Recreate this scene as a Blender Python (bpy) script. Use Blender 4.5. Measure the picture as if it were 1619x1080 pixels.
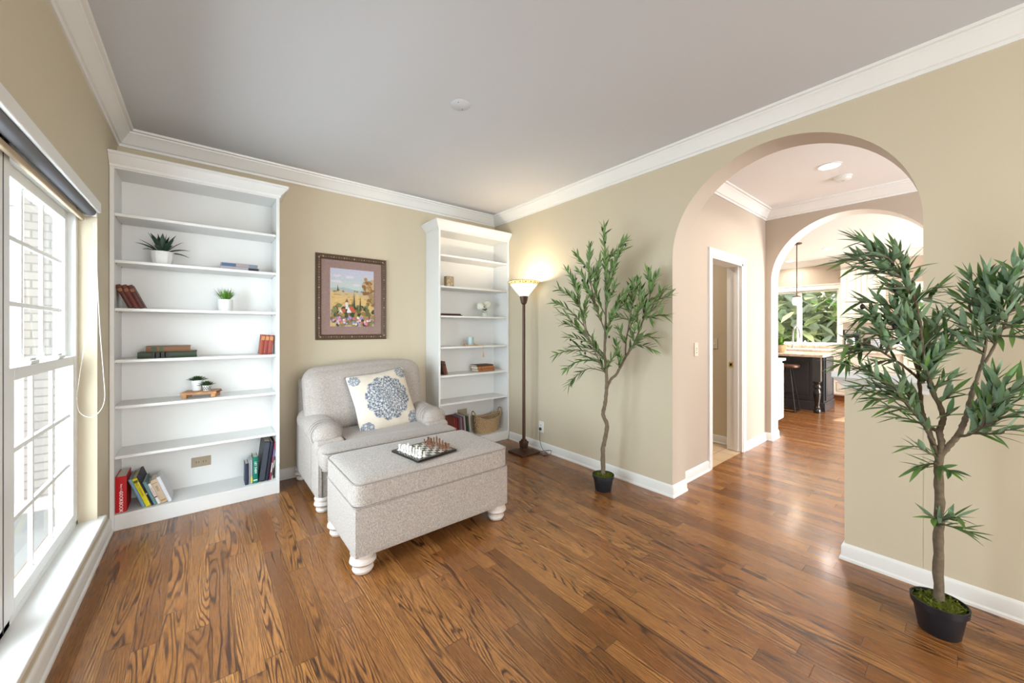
import bpy, bmesh, math, random
from mathutils import Vector, Matrix
from math import pi, sin, cos, radians as rad
random.seed(7)
S = bpy.context.scene
for o in list(bpy.data.objects): bpy.data.objects.remove(o)
COL = S.collection

# ------------------------------------------------------------------ camera, world, lights, exposure
CAM = Vector((0.4873, -3.8302, 1.3141)); YAW = .6847; FPX = 592.711; CX = 809.5; CY = 521.75
cd = bpy.data.cameras.new('camera'); cam = bpy.data.objects.new('camera', cd); COL.objects.link(cam)
cam.location = CAM; cam.rotation_euler = (pi/2, 0, -YAW)
cd.sensor_fit = 'HORIZONTAL'; cd.sensor_width = 36; cd.lens = FPX/1619*36
cd.shift_y = -(540-CY)/1619; cd.clip_start = .05; cd.clip_end = 200
S.camera = cam
S.view_settings.view_transform = 'Standard'; S.view_settings.look = 'None'
S.view_settings.gamma = 1; S.view_settings.use_curve_mapping = False
S.view_settings.exposure = 0.40

w = bpy.data.worlds.new('World'); S.world = w; w.use_nodes = True
bg = w.node_tree.nodes['Background']; bg.inputs[0].default_value = (.86, .93, 1, 1); bg.inputs[1].default_value = 3.2

def area(name, loc, tgt, sx, sy, power, col=(1,1,1), shape='RECTANGLE', spread=180):
    l = bpy.data.lights.new(name, 'AREA'); l.shape = shape; l.size = sx; l.size_y = sy
    l.energy = power; l.color = col; l.spread = rad(spread)
    o = bpy.data.objects.new(name, l); COL.objects.link(o); o.location = loc
    o.rotation_euler = (Vector(tgt)-Vector(loc)).to_track_quat('-Z', 'Y').to_euler()
    return o
area('daylight_left_window', (-.75, -1.9, 1.35), (1, -1.9, 1.2), 2.6, 2.0, 150, (.76, .88, 1))
area('daylight_front_window', (1.7, -7.0, 1.6), (1.7, 0, 1.35), 2.8, 2.0, 80, (1, .96, .90))  # fill lamp added behind the camera to even out the sitting room
area('fill_hall', (4.6, -7.0, 1.6), (4.6, 0, 1.3), 1.6, 2.0, 105, (.97, .98, 1))  # added fill lamp, out of view, brightens the hall
area('daylight_kitchen_window', (10.9, -1.7, 3.1), (7.5, -1.9, 0), 1.6, 1.0, 260, (.97, .98, 1))
area('fill_kitchen', (8.4, -7.0, 1.5), (8.4, 0, 1.1), 2.6, 2.0, 360, (1, .98, .96))  # added fill lamp behind the rear wall, brightens the kitchen and its floor
sun = bpy.data.lights.new('sun', 'SUN'); sun.energy = 14; sun.angle = rad(.6); sun.color = (1, .95, .86)
so = bpy.data.objects.new('sun', sun); COL.objects.link(so)
so.location = (14, -6, 6)
so.rotation_euler = Vector((-2.4, .44, -1.75)).to_track_quat('-Z', 'Y').to_euler()

FV = Vector((sin(YAW), cos(YAW), 0)); RV = Vector((cos(YAW), -sin(YAW), 0)); UV_ = Vector((0, 0, 1))
def ray(u, v): return FV + RV*((u-CX)/FPX) - UV_*((v-CY)/FPX)
def AX(u, v, x): d = ray(u, v); return CAM + d*((x-CAM.x)/d.x)
def AY(u, v, y): d = ray(u, v); return CAM + d*((y-CAM.y)/d.y)
def AZ(u, v, z): d = ray(u, v); return CAM + d*((z-CAM.z)/d.z)

# ------------------------------------------------------------------ materials
def srgb(r, g, b):
    f = lambda c: (c/255/12.92) if c/255 <= .04045 else ((c/255+.055)/1.055)**2.4
    return (f(r), f(g), f(b), 1)
MATS = {}
class NT:
    def __init__(s, name, rough=.6, spec=.5, metal=0):
        s.m = bpy.data.materials.new(name); s.m.use_nodes = True; s.t = s.m.node_tree
        s.b = s.t.nodes['Principled BSDF']; s.b.inputs['Roughness'].default_value = rough
        s.b.inputs['Specular IOR Level'].default_value = spec; s.b.inputs['Metallic'].default_value = metal
        MATS[name] = s.m
    def n(s, typ, **k):
        x = s.t.nodes.new(typ)
        for a, v in k.items(): setattr(x, a, v)
        return x
    def l(s, a, b): s.t.links.new(a, b)
    def val(s, sock, v):
        if hasattr(v, 'links') or isinstance(v, bpy.types.NodeSocket): s.l(v, sock)
        else: sock.default_value = v
    def math(s, op, a, b=0.0, c=None):
        x = s.n('ShaderNodeMath', operation=op); s.val(x.inputs[0], a); s.val(x.inputs[1], b)
        if c is not None: s.val(x.inputs[2], c)
        return x.outputs[0]
    def mix(s, f, a, b, typ='MIX'):
        x = s.n('ShaderNodeMix', data_type='RGBA', blend_type=typ); s.val(x.inputs[0], f); s.val(x.inputs[6], a); s.val(x.inputs[7], b)
        return x.outputs[2]
    def obj(s): return s.n('ShaderNodeTexCoord').outputs['Object']
    def sep(s, v):
        x = s.n('ShaderNodeSeparateXYZ'); s.l(v, x.inputs[0]); return x.outputs
    def comb(s, a, b, c):
        x = s.n('ShaderNodeCombineXYZ'); s.val(x.inputs[0], a); s.val(x.inputs[1], b); s.val(x.inputs[2], c); return x.outputs[0]
    def mapv(s, v, sc=(1,1,1), loc=(0,0,0)):
        x = s.n('ShaderNodeMapping'); s.l(v, x.inputs[0]); x.inputs['Scale'].default_value = sc; x.inputs['Location'].default_value = loc; return x.outputs[0]
    def noise(s, v, scale, detail=2, rough=.5, dist=0):
        x = s.n('ShaderNodeTexNoise'); s.l(v, x.inputs['Vector']); x.inputs['Scale'].default_value = scale
        x.inputs['Detail'].default_value = detail; x.inputs['Roughness'].default_value = rough; x.inputs['Distortion'].default_value = dist
        return x.outputs[0]
    def ramp(s, f, stops):
        x = s.n('ShaderNodeValToRGB'); s.l(f, x.inputs[0]); e = x.color_ramp.elements
        while len(e) < len(stops): e.new(.5)
        for i, (p, c) in enumerate(stops): e[i].position = p; e[i].color = c if len(c) == 4 else (*c, 1)
        return x.outputs[0]
    def bump(s, h, strength=.2, dist=.01):
        x = s.n('ShaderNodeBump'); s.l(h, x.inputs['Height']); x.inputs['Strength'].default_value = strength; x.inputs['Distance'].default_value = dist
        s.l(x.outputs[0], s.b.inputs['Normal']); return x
    def base(s, c): s.val(s.b.inputs['Base Color'], c)

def simple(name, col, rough=.5, spec=.5, metal=0, var=.06, scale=8, bump=0):
    s = NT(name, rough, spec, metal); o = s.obj(); nz = s.noise(o, scale, 3)
    dark = tuple(c*(1-var) for c in col[:3])+(1,); lite = tuple(min(1, c*(1+var)) for c in col[:3])+(1,)
    s.base(s.mix(nz, dark, lite))
    if bump: s.bump(s.noise(o, 300, 2), bump, .002)
    return s.m
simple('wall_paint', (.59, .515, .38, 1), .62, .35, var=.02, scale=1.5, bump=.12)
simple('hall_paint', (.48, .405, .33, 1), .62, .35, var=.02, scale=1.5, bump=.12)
simple('ceiling_paint_lit', (.82, .81, .80, 1), .9, .1, var=.01, scale=1.2)  # same ceiling paint made lighter: brighter hall light put into the colour
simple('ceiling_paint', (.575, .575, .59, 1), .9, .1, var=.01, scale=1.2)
simple('white_trim', (.78, .77, .745, 1), .35, .5, var=.015, scale=3)
simple('shelf_white', (.76, .755, .735, 1), .42, .5, var=.015, scale=4)
simple('vinyl_white', (.8, .82, .82, 1), .35, .5, var=.02)
simple('white_ceramic', (.75, .74, .72, 1), .35, .5, var=.04, scale=30)
simple('black_plastic', (.012, .014, .02, 1), .4, .5, var=.2)
simple('ivory_plastic', (.62, .56, .45, 1), .4, .5, var=.02)
simple('tan_plastic', (.36, .29, .20, 1), .4, .5, var=.02)
simple('brass', (.55, .38, .12, 1), .3, .5, 1)
simple('steel', (.55, .55, .56, 1), .25, .5, 1)
simple('bronze', (.085, .04, .022, 1), .38, .6, .55, var=.25, scale=20)
simple('dark_metal', (.03, .025, .022, 1), .35, .5, .6, var=.2)
simple('island_paint', (.035, .038, .045, 1), .38, .5, var=.25, scale=12)
simple('black_gloss', (.012, .01, .009, 1), .18, .6, var=.2)
simple('cream_cabinet', (.74, .68, .58, 1), .4, .5, var=.02)
simple('moss', (.11, .13, .02, 1), .95, .1, var=.7, scale=90, bump=.5)
simple('soil', (.05, .035, .02, 1), .95, .1, var=.4, scale=60)
simple('feet_white', (.62, .55, .50, 1), .5, .4, var=.10, scale=25)
simple('candle_glass', (.36, .46, .47, 1), .15, .6, var=.05)
simple('bead_wood', (.62, .42, .26, 1), .6, .4, var=.15, scale=60)
simple('shade_grey', (.16, .16, .17, 1), .8, .2, var=.12, scale=200)
simple('pale_wood', (.55, .42, .28, 1), .5, .4, var=.2, scale=10)
simple('lawn', (.12, .16, .05, 1), .95, .1, var=.6, scale=6)
simple('concrete', (.30, .29, .28, 1), .9, .2, var=.1, scale=4)
simple('exterior_white', (.42, .42, .42, 1), .6, .3)
simple('bark', (.16, .125, .085, 1), .9, .15, var=.45, scale=45, bump=.5)
simple('outdoor_bark', (.34, .29, .24, 1), .95, .1, var=.4, scale=6)
simple('olive_fruit', (.012, .010, .012, 1), .3, .5)
simple('petals', (.82, .82, .72, 1), .8, .2, var=.12, scale=50)
simple('bead_chain', (.78, .76, .70, 1), .4, .5)
simple('agave_leaf', (.022, .055, .028, 1), .5, .4, var=.4, scale=20)
simple('grass_leaf', (.10, .24, .02, 1), .5, .4, var=.5, scale=40)
simple('succulent_leaf', (.04, .085, .025, 1), .5, .4, var=.4, scale=50)
simple('soft_green', (.10, .16, .09, 1), .6, .3, var=.3, scale=40)
simple('chess_white', (.85, .84, .80, 1), .3, .5, var=.05, scale=60)
simple('chess_brown', (.20, .09, .045, 1), .3, .5, var=.35, scale=90)

def vcol(name, rough=.5, var=.1, scale=30, spec=.4):
    s = NT(name, rough, spec); a = s.n('ShaderNodeAttribute', attribute_name='Col'); nz = s.noise(s.obj(), scale, 3)
    f = s.math('MULTIPLY_ADD', nz, 2*var, 1-var)
    m = s.n('ShaderNodeVectorMath', operation='SCALE'); s.l(a.outputs['Color'], m.inputs[0]); s.l(f, m.inputs['Scale'])
    s.base(m.outputs[0]); return s.m
vcol('tint', .5); vcol('tint_rough', .85, .18, 60); vcol('tint_gloss', .22, .04)
vcol('canvas_paint', .7, .25, 90)

def wood_floor():
    s = NT('oak_floor', .26, .5); o = s.obj(); X, Y, Z = s.sep(o); W_ = .0835
    row = s.math('FLOOR', s.math('DIVIDE', X, W_))
    r1 = s.n('ShaderNodeTexWhiteNoise', noise_dimensions='1D'); s.l(row, r1.inputs['W'])
    L = s.math('MULTIPLY_ADD', r1.outputs['Value'], .5, .7)
    yo = s.math('ADD', Y, s.math('MULTIPLY', r1.outputs['Value'], 17.3))
    q = s.math('DIVIDE', yo, L); seg = s.math('FLOOR', q)
    r2 = s.n('ShaderNodeTexWhiteNoise', noise_dimensions='2D'); s.l(s.comb(row, seg, 0), r2.inputs['Vector'])
    rc = s.sep(r2.outputs['Color']); rv = r2.outputs['Value']
    # grain coordinates of this board
    gx = s.math('ADD', X, s.math('MULTIPLY', rv, 31.7)); gy = s.math('ADD', Y, s.math('MULTIPLY', rc[0], 23.1))
    gv = s.comb(s.math('MULTIPLY', gx, 13.0), s.math('MULTIPLY', gy, 1.05), s.math('MULTIPLY', rv, 9.0))
    n1 = s.noise(gv, 1.0, 1.6, .42, .15)
    wob = s.noise(s.comb(s.math('MULTIPLY', gx, 60), s.math('MULTIPLY', gy, 9), rv), 1.0, 1)
    A = s.math('MULTIPLY_ADD', rc[1], 12.0, 10.0)
    Bq = s.math('MULTIPLY', s.math('POWER', rc[2], 1.6), 190.0)
    ph = s.math('ADD', s.math('MULTIPLY', n1, A), s.math('MULTIPLY', gx, Bq))
    ph = s.math('MULTIPLY_ADD', wob, .35, ph)
    rings = s.math('MULTIPLY_ADD', s.math('SINE', s.math('MULTIPLY', ph, 6.283)), .5, .5)
    rings = s.math('POWER', rings, 3.0)
    breakup = s.noise(s.comb(s.math('MULTIPLY', gx, 10), s.math('MULTIPLY', gy, 1.6), rv), 1.0, 3)
    rings = s.math('MULTIPLY', rings, s.ramp(breakup, [(.34, (.40,)*3), (.52, (1,)*3)]))
    pores = s.noise(s.comb(s.math('MULTIPLY', gx, 420), s.math('MULTIPLY', gy, 16), rv), 1.0, 2)
    pores = s.ramp(pores, [(.40, (0,)*3), (.66, (1,)*3)])
    basec = s.ramp(rv, [(0, srgb(132, 84, 42)), (.35, srgb(162, 107, 56)), (.7, srgb(188, 130, 72)), (1, srgb(146, 90, 44))])
    dark = s.ramp(rc[2], [(0, srgb(52, 27, 13)), (1, srgb(76, 40, 18))])
    c = s.mix(s.math('MULTIPLY', pores, .58), basec, dark)
    c = s.mix(s.math('MULTIPLY', rings, .97), c, dark)
    fx = s.math('FRACT', s.math('DIVIDE', X, W_)); ex = s.math('MINIMUM', fx, s.math('SUBTRACT', 1, fx))
    fy = s.math('FRACT', q); ey = s.math('MULTIPLY', s.math('MINIMUM', fy, s.math('SUBTRACT', 1, fy)), 9.0)
    edge = s.math('MINIMUM', ex, ey)
    gap = s.ramp(edge, [(0, (1,)*3), (.022, (0,)*3)])
    c = s.mix(s.math('MULTIPLY', gap, .75), c, srgb(40, 20, 10)); s.base(c)
    s.val(s.b.inputs['Roughness'], s.math('MULTIPLY_ADD', rings, .10, .24))
    h = s.math('ADD', s.math('MULTIPLY', gap, -1.0), s.math('MULTIPLY', s.math('ADD', rings, pores), -.12))
    s.bump(h, .25, .002)
    s.b.inputs['Coat Weight'].default_value = .18; s.b.inputs['Coat Roughness'].default_value = .13
wood_floor()

def wood(name, a, b, sc=(40, 3, 40), rough=.45):
    s = NT(name, rough, .4); n = s.noise(s.mapv(s.obj(), sc), 1, 4, .6, .6)
    s.base(s.ramp(n, [(.3, a), (.7, b)])); s.bump(n, .1, .002)
wood('riser_wood', srgb(120, 68, 32), srgb(205, 150, 92), (12, 60, 60))
wood('table_wood', srgb(110, 60, 30), srgb(150, 92, 52))

def fabric(name, a, b, scale=900):
    s = NT(name, .95, .15); o = s.obj()
    n = s.noise(s.mapv(o, (1, 1, .22)), scale, 1); n2 = s.noise(s.mapv(o, (.22, .22, 1)), scale, 1)
    big = s.noise(o, 9, 3); slub = s.noise(s.mapv(o, (1, 1, .3)), 240, 2)
    m = s.math('MULTIPLY_ADD', n2, .5, s.math('MULTIPLY', n, .5))
    m = s.math('MULTIPLY_ADD', slub, .28, s.math('MULTIPLY', m, .76))
    c = s.ramp(m, [(.40, a), (.66, b)]); c = s.mix(s.math('MULTIPLY', big, .12), c, a); s.base(c)
    s.bump(m, .35, .003); s.b.inputs['Sheen Weight'].default_value = .2
fabric('linen', srgb(132, 122, 115), srgb(202, 192, 184), 700)
fabric('piping_cloth', srgb(128, 119, 112), srgb(166, 157, 149), 500)

def mandala():
    s = NT('mandala_cotton', .9, .15); o = s.obj(); X, Y, Z = s.sep(o)
    def motif(cx, cz, R, lobes):
        x = s.math('SUBTRACT', X, cx); z = s.math('SUBTRACT', Z, cz)
        r = s.math('SQRT', s.math('ADD', s.math('MULTIPLY', x, x), s.math('MULTIPLY', z, z))); th = s.math('ARCTAN2', z, x)
        edge = s.math('MULTIPLY_ADD', s.math('ABSOLUTE', s.math('SINE', s.math('MULTIPLY', th, lobes/2))), .10*R, .93*R)
        inside = s.math('LESS_THAN', r, edge)
        rr = s.math('DIVIDE', r, R)
        rings = s.math('SINE', s.math('MULTIPLY_ADD', rr, 30, s.math('MULTIPLY', s.math('SINE', s.math('MULTIPLY', th, lobes)), 1.6)))
        pet = s.math('SINE', s.math('MULTIPLY', th, lobes*2))
        a = s.math('MULTIPLY', rings, pet)
        return inside, a, rr
    vo = s.n('ShaderNodeTexVoronoi', feature='DISTANCE_TO_EDGE'); s.l(o, vo.inputs['Vector']); vo.inputs['Scale'].default_value = 48
    lace = s.ramp(vo.outputs['Distance'], [(.06, (1,)*3), (.22, (0,)*3)])
    fine = s.noise(o, 120, 3)
    cream = s.mix(s.noise(o, 14, 3), srgb(222, 212, 198), srgb(204, 192, 176))
    c = cream
    for (cx, cz, R, lb) in ((.014, .008, .178, 12), (-.195, .195, .042, 8), (-.195, -.195, .055, 8), (.195, -.195, .055, 8), (.195, .195, .05, 8)):
        i, a, rr = motif(cx, cz, R, lb)
        k = s.math('MULTIPLY_ADD', a, .40, s.math('MULTIPLY_ADD', lace, .55, s.math('MULTIPLY', fine, .5)))
        col = s.ramp(k, [(.15, srgb(205, 203, 200)), (.5, srgb(158, 161, 165)), (1, srgb(92, 100, 114))])
        c = s.mix(i, c, col)
    s.base(c); s.bump(s.noise(o, 500, 1), .2, .002)
mandala()

def basket():
    s = NT('wicker', .8, .2); o = s.obj(); X, Y, Z = s.sep(o)
    w1 = s.math('SINE', s.math('MULTIPLY', s.math('ADD', X, Z), 330)); w2 = s.math('SINE', s.math('MULTIPLY', s.math('SUBTRACT', X, Z), 330))
    k = s.math('MULTIPLY_ADD', s.math('MAXIMUM', w1, w2), .5, s.math('MULTIPLY', s.noise(o, 90, 3), .8))
    s.base(s.ramp(k, [(.2, srgb(84, 60, 38)), (.85, srgb(214, 184, 144))])); s.bump(k, .8, .004)
basket()

def brick():
    s = NT('pale_brick', .9, .2); X, Y, Z = s.sep(s.obj()); b = s.n('ShaderNodeTexBrick')
    s.l(s.comb(X, Z, 0), b.inputs['Vector']); b.inputs['Scale'].default_value = 1; b.inputs['Brick Width'].default_value = .24; b.inputs['Row Height'].default_value = .082
    b.inputs['Mortar Size'].default_value = .008; b.inputs['Color1'].default_value = (.27, .25, .245, 1); b.inputs['Color2'].default_value = (.32, .30, .295, 1); b.inputs['Mortar'].default_value = (.19, .185, .18, 1)
    s.base(b.outputs[0])
brick()
def tile():
    s = NT('floor_tile', .35, .4); X, Y, Z = s.sep(s.obj()); b = s.n('ShaderNodeTexBrick'); b.offset = 0
    s.l(s.comb(X, Y, 0), b.inputs['Vector']); b.inputs['Scale'].default_value = 1; b.inputs['Brick Width'].default_value = .3; b.inputs['Row Height'].default_value = .3
    b.inputs['Mortar Size'].default_value = .004; b.inputs['Color1'].default_value = srgb(205, 180, 148); b.inputs['Color2'].default_value = srgb(196, 170, 138); b.inputs['Mortar'].default_value = srgb(150, 128, 104)
    s.base(b.outputs[0])
tile()
def granite():
    s = NT('granite', .2, .5); o = s.obj(); k = s.math('MULTIPLY_ADD', s.noise(o, 90, 4, .7), .6, s.math('MULTIPLY', s.noise(o, 14, 3), .4))
    s.base(s.ramp(k, [(.35, srgb(150, 130, 112)), (.5, srgb(222, 206, 186)), (.7, srgb(240, 230, 216))]))
granite()
def leafmat(name, top_a, top_b, under):
    s = NT(name, .58, .25); a = s.n('ShaderNodeAttribute', attribute_name='Col'); g = s.n('ShaderNodeNewGeometry')
    f = s.sep(a.outputs['Color'])
    c = s.ramp(f[0], [(0, top_a), (.8, top_b), (1, srgb(98, 150, 52))])
    c2 = s.mix(s.math('MULTIPLY', f[0], .35), under, c)
    s.base(s.mix(g.outputs['Backfacing'], c, c2))
    tr = s.n('ShaderNodeBsdfTranslucent'); s.l(c, tr.inputs[0]); mx = s.n('ShaderNodeMixShader'); mx.inputs[0].default_value = .15
    s.l(s.b.outputs[0], mx.inputs[1]); s.l(tr.outputs[0], mx.inputs[2]); s.l(mx.outputs[0], s.t.nodes['Material Output'].inputs[0])
leafmat('olive_leaf', srgb(50, 84, 42), srgb(112, 146, 74), srgb(122, 150, 96))
leafmat('olive_leaf_silver', srgb(56, 90, 54), srgb(118, 150, 84), srgb(142, 170, 142))
leafmat('outdoor_leaf', srgb(142, 148, 132), srgb(212, 212, 150), srgb(186, 190, 180))
def glass():
    s = NT('window_glass', .02, .5); t = s.n('ShaderNodeBsdfTransparent'); t.inputs[0].default_value = (.96, .98, .97, 1)
    g = s.n('ShaderNodeBsdfGlossy'); g.inputs['Roughness'].default_value = .02; fz = s.n('ShaderNodeFresnel'); fz.inputs[0].default_value = 1.4; ge = s.n('ShaderNodeNewGeometry')
    m = s.n('ShaderNodeMixShader'); s.l(s.math('MULTIPLY', s.math('MULTIPLY', fz.outputs[0], .5), s.math('SUBTRACT', 1.0, ge.outputs['Backfacing'])), m.inputs[0]); s.l(t.outputs[0], m.inputs[1]); s.l(g.outputs[0], m.inputs[2]); s.l(m.outputs[0], s.t.nodes['Material Output'].inputs[0])
glass()
def emit(name, col, st):
    s = NT(name, .5); s.base(col); s.b.inputs['Emission Color'].default_value = col; s.b.inputs['Emission Strength'].default_value = st
emit('lamp_glass', (1, .90, .70, 1), 1.6); emit('lamp_glass_border', (.80, .62, .26, 1), .75)
emit('downlight', (1, .94, .84, 1), 8); emit('pendant_glass', (1, .86, .62, 1), 2.2)

# ------------------------------------------------------------------ mesh builder
WM = {}
class MB:
    def __init__(s): s.v = []; s.f = []; s.c = []; s.xf = Matrix.Identity(4); s.col = (1, 1, 1)
    def add(s, vs, fs, col=None):
        b = len(s.v); s.v += [s.xf @ Vector(p) for p in vs]
        flip = s.xf.to_3x3().determinant() < 0
        for f in fs: s.f.append(tuple(b+i for i in (f[::-1] if flip else f))); s.c.append(col or s.col)
        return s
    def box(s, x0, x1, y0, y1, z0, z1, col=None):
        v = [(x, y, z) for x in (x0, x1) for y in (y0, y1) for z in (z0, z1)]
        return s.add(v, [(0,1,3,2), (4,6,7,5), (0,4,5,1), (2,3,7,6), (0,2,6,4), (1,5,7,3)], col)
    def prism(s, pts, a0, a1, axis='y', col=None):
        n = len(pts); mk = {'y': lambda p, a: (p[0], a, p[1]), 'x': lambda p, a: (a, p[0], p[1]), 'z': lambda p, a: (p[0], p[1], a)}[axis]
        v = [mk(p, a0) for p in pts]+[mk(p, a1) for p in pts]
        f = [tuple(range(n)), tuple(range(2*n-1, n-1, -1))]+[(i, i+n, (i+1) % n+n, (i+1) % n) for i in range(n)]
        return s.add(v, f, col)
    def lathe(s, prof, n=24, c=(0, 0, 0), col=None, cap=True, fn=None):
        v = []; f = []; m = len(prof)
        for r, z in prof:
            for i in range(n):
                a = 2*pi*i/n; k = fn(a, z) if fn else 1
                v.append((c[0]+r*k*cos(a), c[1]+r*k*sin(a), c[2]+z))
        for j in range(m-1):
            for i in range(n): f.append((j*n+i, j*n+(i+1) % n, (j+1)*n+(i+1) % n, (j+1)*n+i))
        if cap:
            if prof[0][0] > 1e-5: f.append(tuple(range(n-1, -1, -1)))
            if prof[-1][0] > 1e-5: f.append(tuple((m-1)*n+i for i in range(n)))
        return s.add(v, f, col)
    def tube(s, path, r, n=8, col=None, closed=False, sq=None):
        P = [Vector(p) for p in path]; m = len(P); R = r if isinstance(r, (list, tuple)) else [r]*m
        v = []; f = []; up = None
        for i in range(m):
            a = P[(i-1) % m] if (closed or i > 0) else P[i]; b = P[(i+1) % m] if (closed or i < m-1) else P[i]
            d = (b-a).normalized() if (b-a).length > 1e-9 else Vector((0, 0, 1))
            if up is None: up = Vector((0, 0, 1)) if abs(d.z) < .9 else Vector((1, 0, 0))
            up = (up-d*up.dot(d))
            up = up.normalized() if up.length > 1e-6 else d.orthogonal().normalized()
            si = d.cross(up)
            for k in range(n):
                t = 2*pi*k/n; v.append(P[i]+(si*cos(t)+up*sin(t))*R[i])
        for i in range(m if closed else m-1):
            for k in range(n): f.append((i*n+k, i*n+(k+1) % n, ((i+1) % m)*n+(k+1) % n, ((i+1) % m)*n+k))
        if not closed: f.append(tuple(range(n-1, -1, -1))); f.append(tuple((m-1)*n+k for k in range(n)))
        return s.add(v, f, col)
    def ball(s, c, r, n=8, m=6, col=None, sc=(1, 1, 1)):
        v = [(c[0], c[1], c[2]-r*sc[2])]; f = []
        for j in range(1, m):
            t = -pi/2+pi*j/m
            for i in range(n): a = 2*pi*i/n; v.append((c[0]+r*sc[0]*cos(t)*cos(a), c[1]+r*sc[1]*cos(t)*sin(a), c[2]+r*sc[2]*sin(t)))
        v.append((c[0], c[1], c[2]+r*sc[2])); L = len(v)-1
        for i in range(n): f.append((0, 1+(i+1) % n, 1+i)); f.append((L, L-n+i, L-n+(i+1) % n))
        for j in range(m-2):
            for i in range(n): a = 1+j*n+i; b = 1+j*n+(i+1) % n; f.append((a, b, b+n, a+n))
        return s.add(v, f, col)
    def cushion(s, c, size, r, puff=0, N=14, fn=None, M=None, col=None):
        """rounded block with bulged top and faces; r: corner radius"""
        hx, hy, hz = (d/2 for d in size); rx, ry, rz = (r, r, r) if not isinstance(r, tuple) else r
        v = []; f = []; idx = {}
        def P(p):
            q = Vector(p); # cube -1..1
            o = Vector((q.x*hx, q.y*hy, q.z*hz)); i = Vector((max(-hx+rx, min(hx-rx, o.x)), max(-hy+ry, min(hy-ry, o.y)), max(-hz+rz, min(hz-rz, o.z))))
            d = o-i; dn = Vector((d.x/rx, d.y/ry, d.z/rz))
            if dn.length > 1e-6:
                mx = max(abs(dn.x), abs(dn.y), abs(dn.z)); nn = dn.normalized()*mx; o = i+Vector((nn.x*rx, nn.y*ry, nn.z*rz))
            if puff:
                o.z += (1 if q.z > 0 else -1)*abs(q.z)*puff*(1-q.x**4)*(1-q.y**4)
            if fn: o = fn(o, q)
            if M: o = M @ o
            return o+Vector(c)
        def tt(i):  # denser near the edges
            a = -1+2*i/N; return sin(a*pi/2)*.5+a*.5
        for ax in range(3):
            for sg in (-1, 1):
                g = []
                for i in range(N+1):
                    for j in range(N+1):
                        p = [0, 0, 0]; p[ax] = sg; p[(ax+1) % 3] = tt(i); p[(ax+2) % 3] = tt(j)
                        k = tuple(round(t, 5) for t in p)
                        if k not in idx: idx[k] = len(v); v.append(P(p))
                        g.append(idx[k])
                for i in range(N):
                    for j in range(N):
                        a, b, cc, d = g[i*(N+1)+j], g[(i+1)*(N+1)+j], g[(i+1)*(N+1)+j+1], g[i*(N+1)+j+1]
                        f.append((a, b, cc, d) if sg > 0 else (a, d, cc, b))
        return s.add(v, f, col)
    def build(s, name, mat=None, parent=None, origin=None, smooth=None, bevel=0, seg=2, angle=38):
        me = bpy.data.meshes.new(name)
        if parent is not None: inv = WM[parent].inverted(); W_ = WM[parent]
        else: o_ = Vector(origin) if origin is not None else Vector((0, 0, 0)); W_ = Matrix.Translation(o_); inv = W_.inverted()
        me.from_pydata([inv @ p for p in s.v], [], s.f); me.update()
        if mat and (mat[:4] in ('tint', 'canv', 'oliv', 'outd')):
            at = me.color_attributes.new('Col', 'FLOAT_COLOR', 'CORNER'); d = []
            for fc, c in zip(s.f, s.c): d += [c[0], c[1], c[2], 1.0]*len(fc)
            at.data.foreach_set('color', d)
        if mat: me.materials.append(MATS[mat])
        o = bpy.data.objects.new(name, me); COL.objects.link(o); WM[o] = W_
        if parent is not None: o.parent = parent
        else: o.location = W_.translation
        if smooth is not False:
            me.shade_smooth(); me.set_sharp_from_angle(angle=rad(180 if smooth == 'all' else angle))
        if bevel:
            b = o.modifiers.new('bevel', 'BEVEL'); b.width = bevel; b.segments = seg; b.limit_method = 'ANGLE'; b.angle_limit = rad(40)
        return o
def thing(name, label, cat, loc=(0, 0, 0), rz=0, group=None):
    o = bpy.data.objects.new(name, None); COL.objects.link(o); o.location = loc; o.rotation_euler = (0, 0, rz); o.empty_display_size = .1
    WM[o] = Matrix.Translation(loc) @ Matrix.Rotation(rz, 4, 'Z'); tag(o, label, cat, group); return o
def tag(o, label, cat, group=None):
    o['label'] = label; o['category'] = cat
    if group: o['group'] = group
    return o
def struct(o, label=None, cat=None):
    o['kind'] = 'structure'
    if label: o['label'] = label
    o['category'] = cat or o.name.split('_')[0]
    return o
def B(*a, col=None): m = MB(); m.box(*a, col=col); return m
def text(body, size, M, mat, parent, name='title', ext=.0003, col=None):
    cu = bpy.data.curves.new(name, 'FONT'); cu.body = body; cu.size = size; cu.extrude = ext; cu.align_x = 'CENTER'; cu.align_y = 'CENTER'; cu.resolution_u = 3
    t = bpy.data.objects.new('tmp', cu); COL.objects.link(t); dg = bpy.context.evaluated_depsgraph_get(); me = bpy.data.meshes.new_from_object(t.evaluated_get(dg))
    bpy.data.objects.remove(t)
    mb = MB(); mb.xf = M; mb.add([v.co for v in me.vertices], [tuple(p.vertices) for p in me.polygons], col); bpy.data.meshes.remove(me)
    return mb.build(name, mat, parent, smooth=False)
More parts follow.
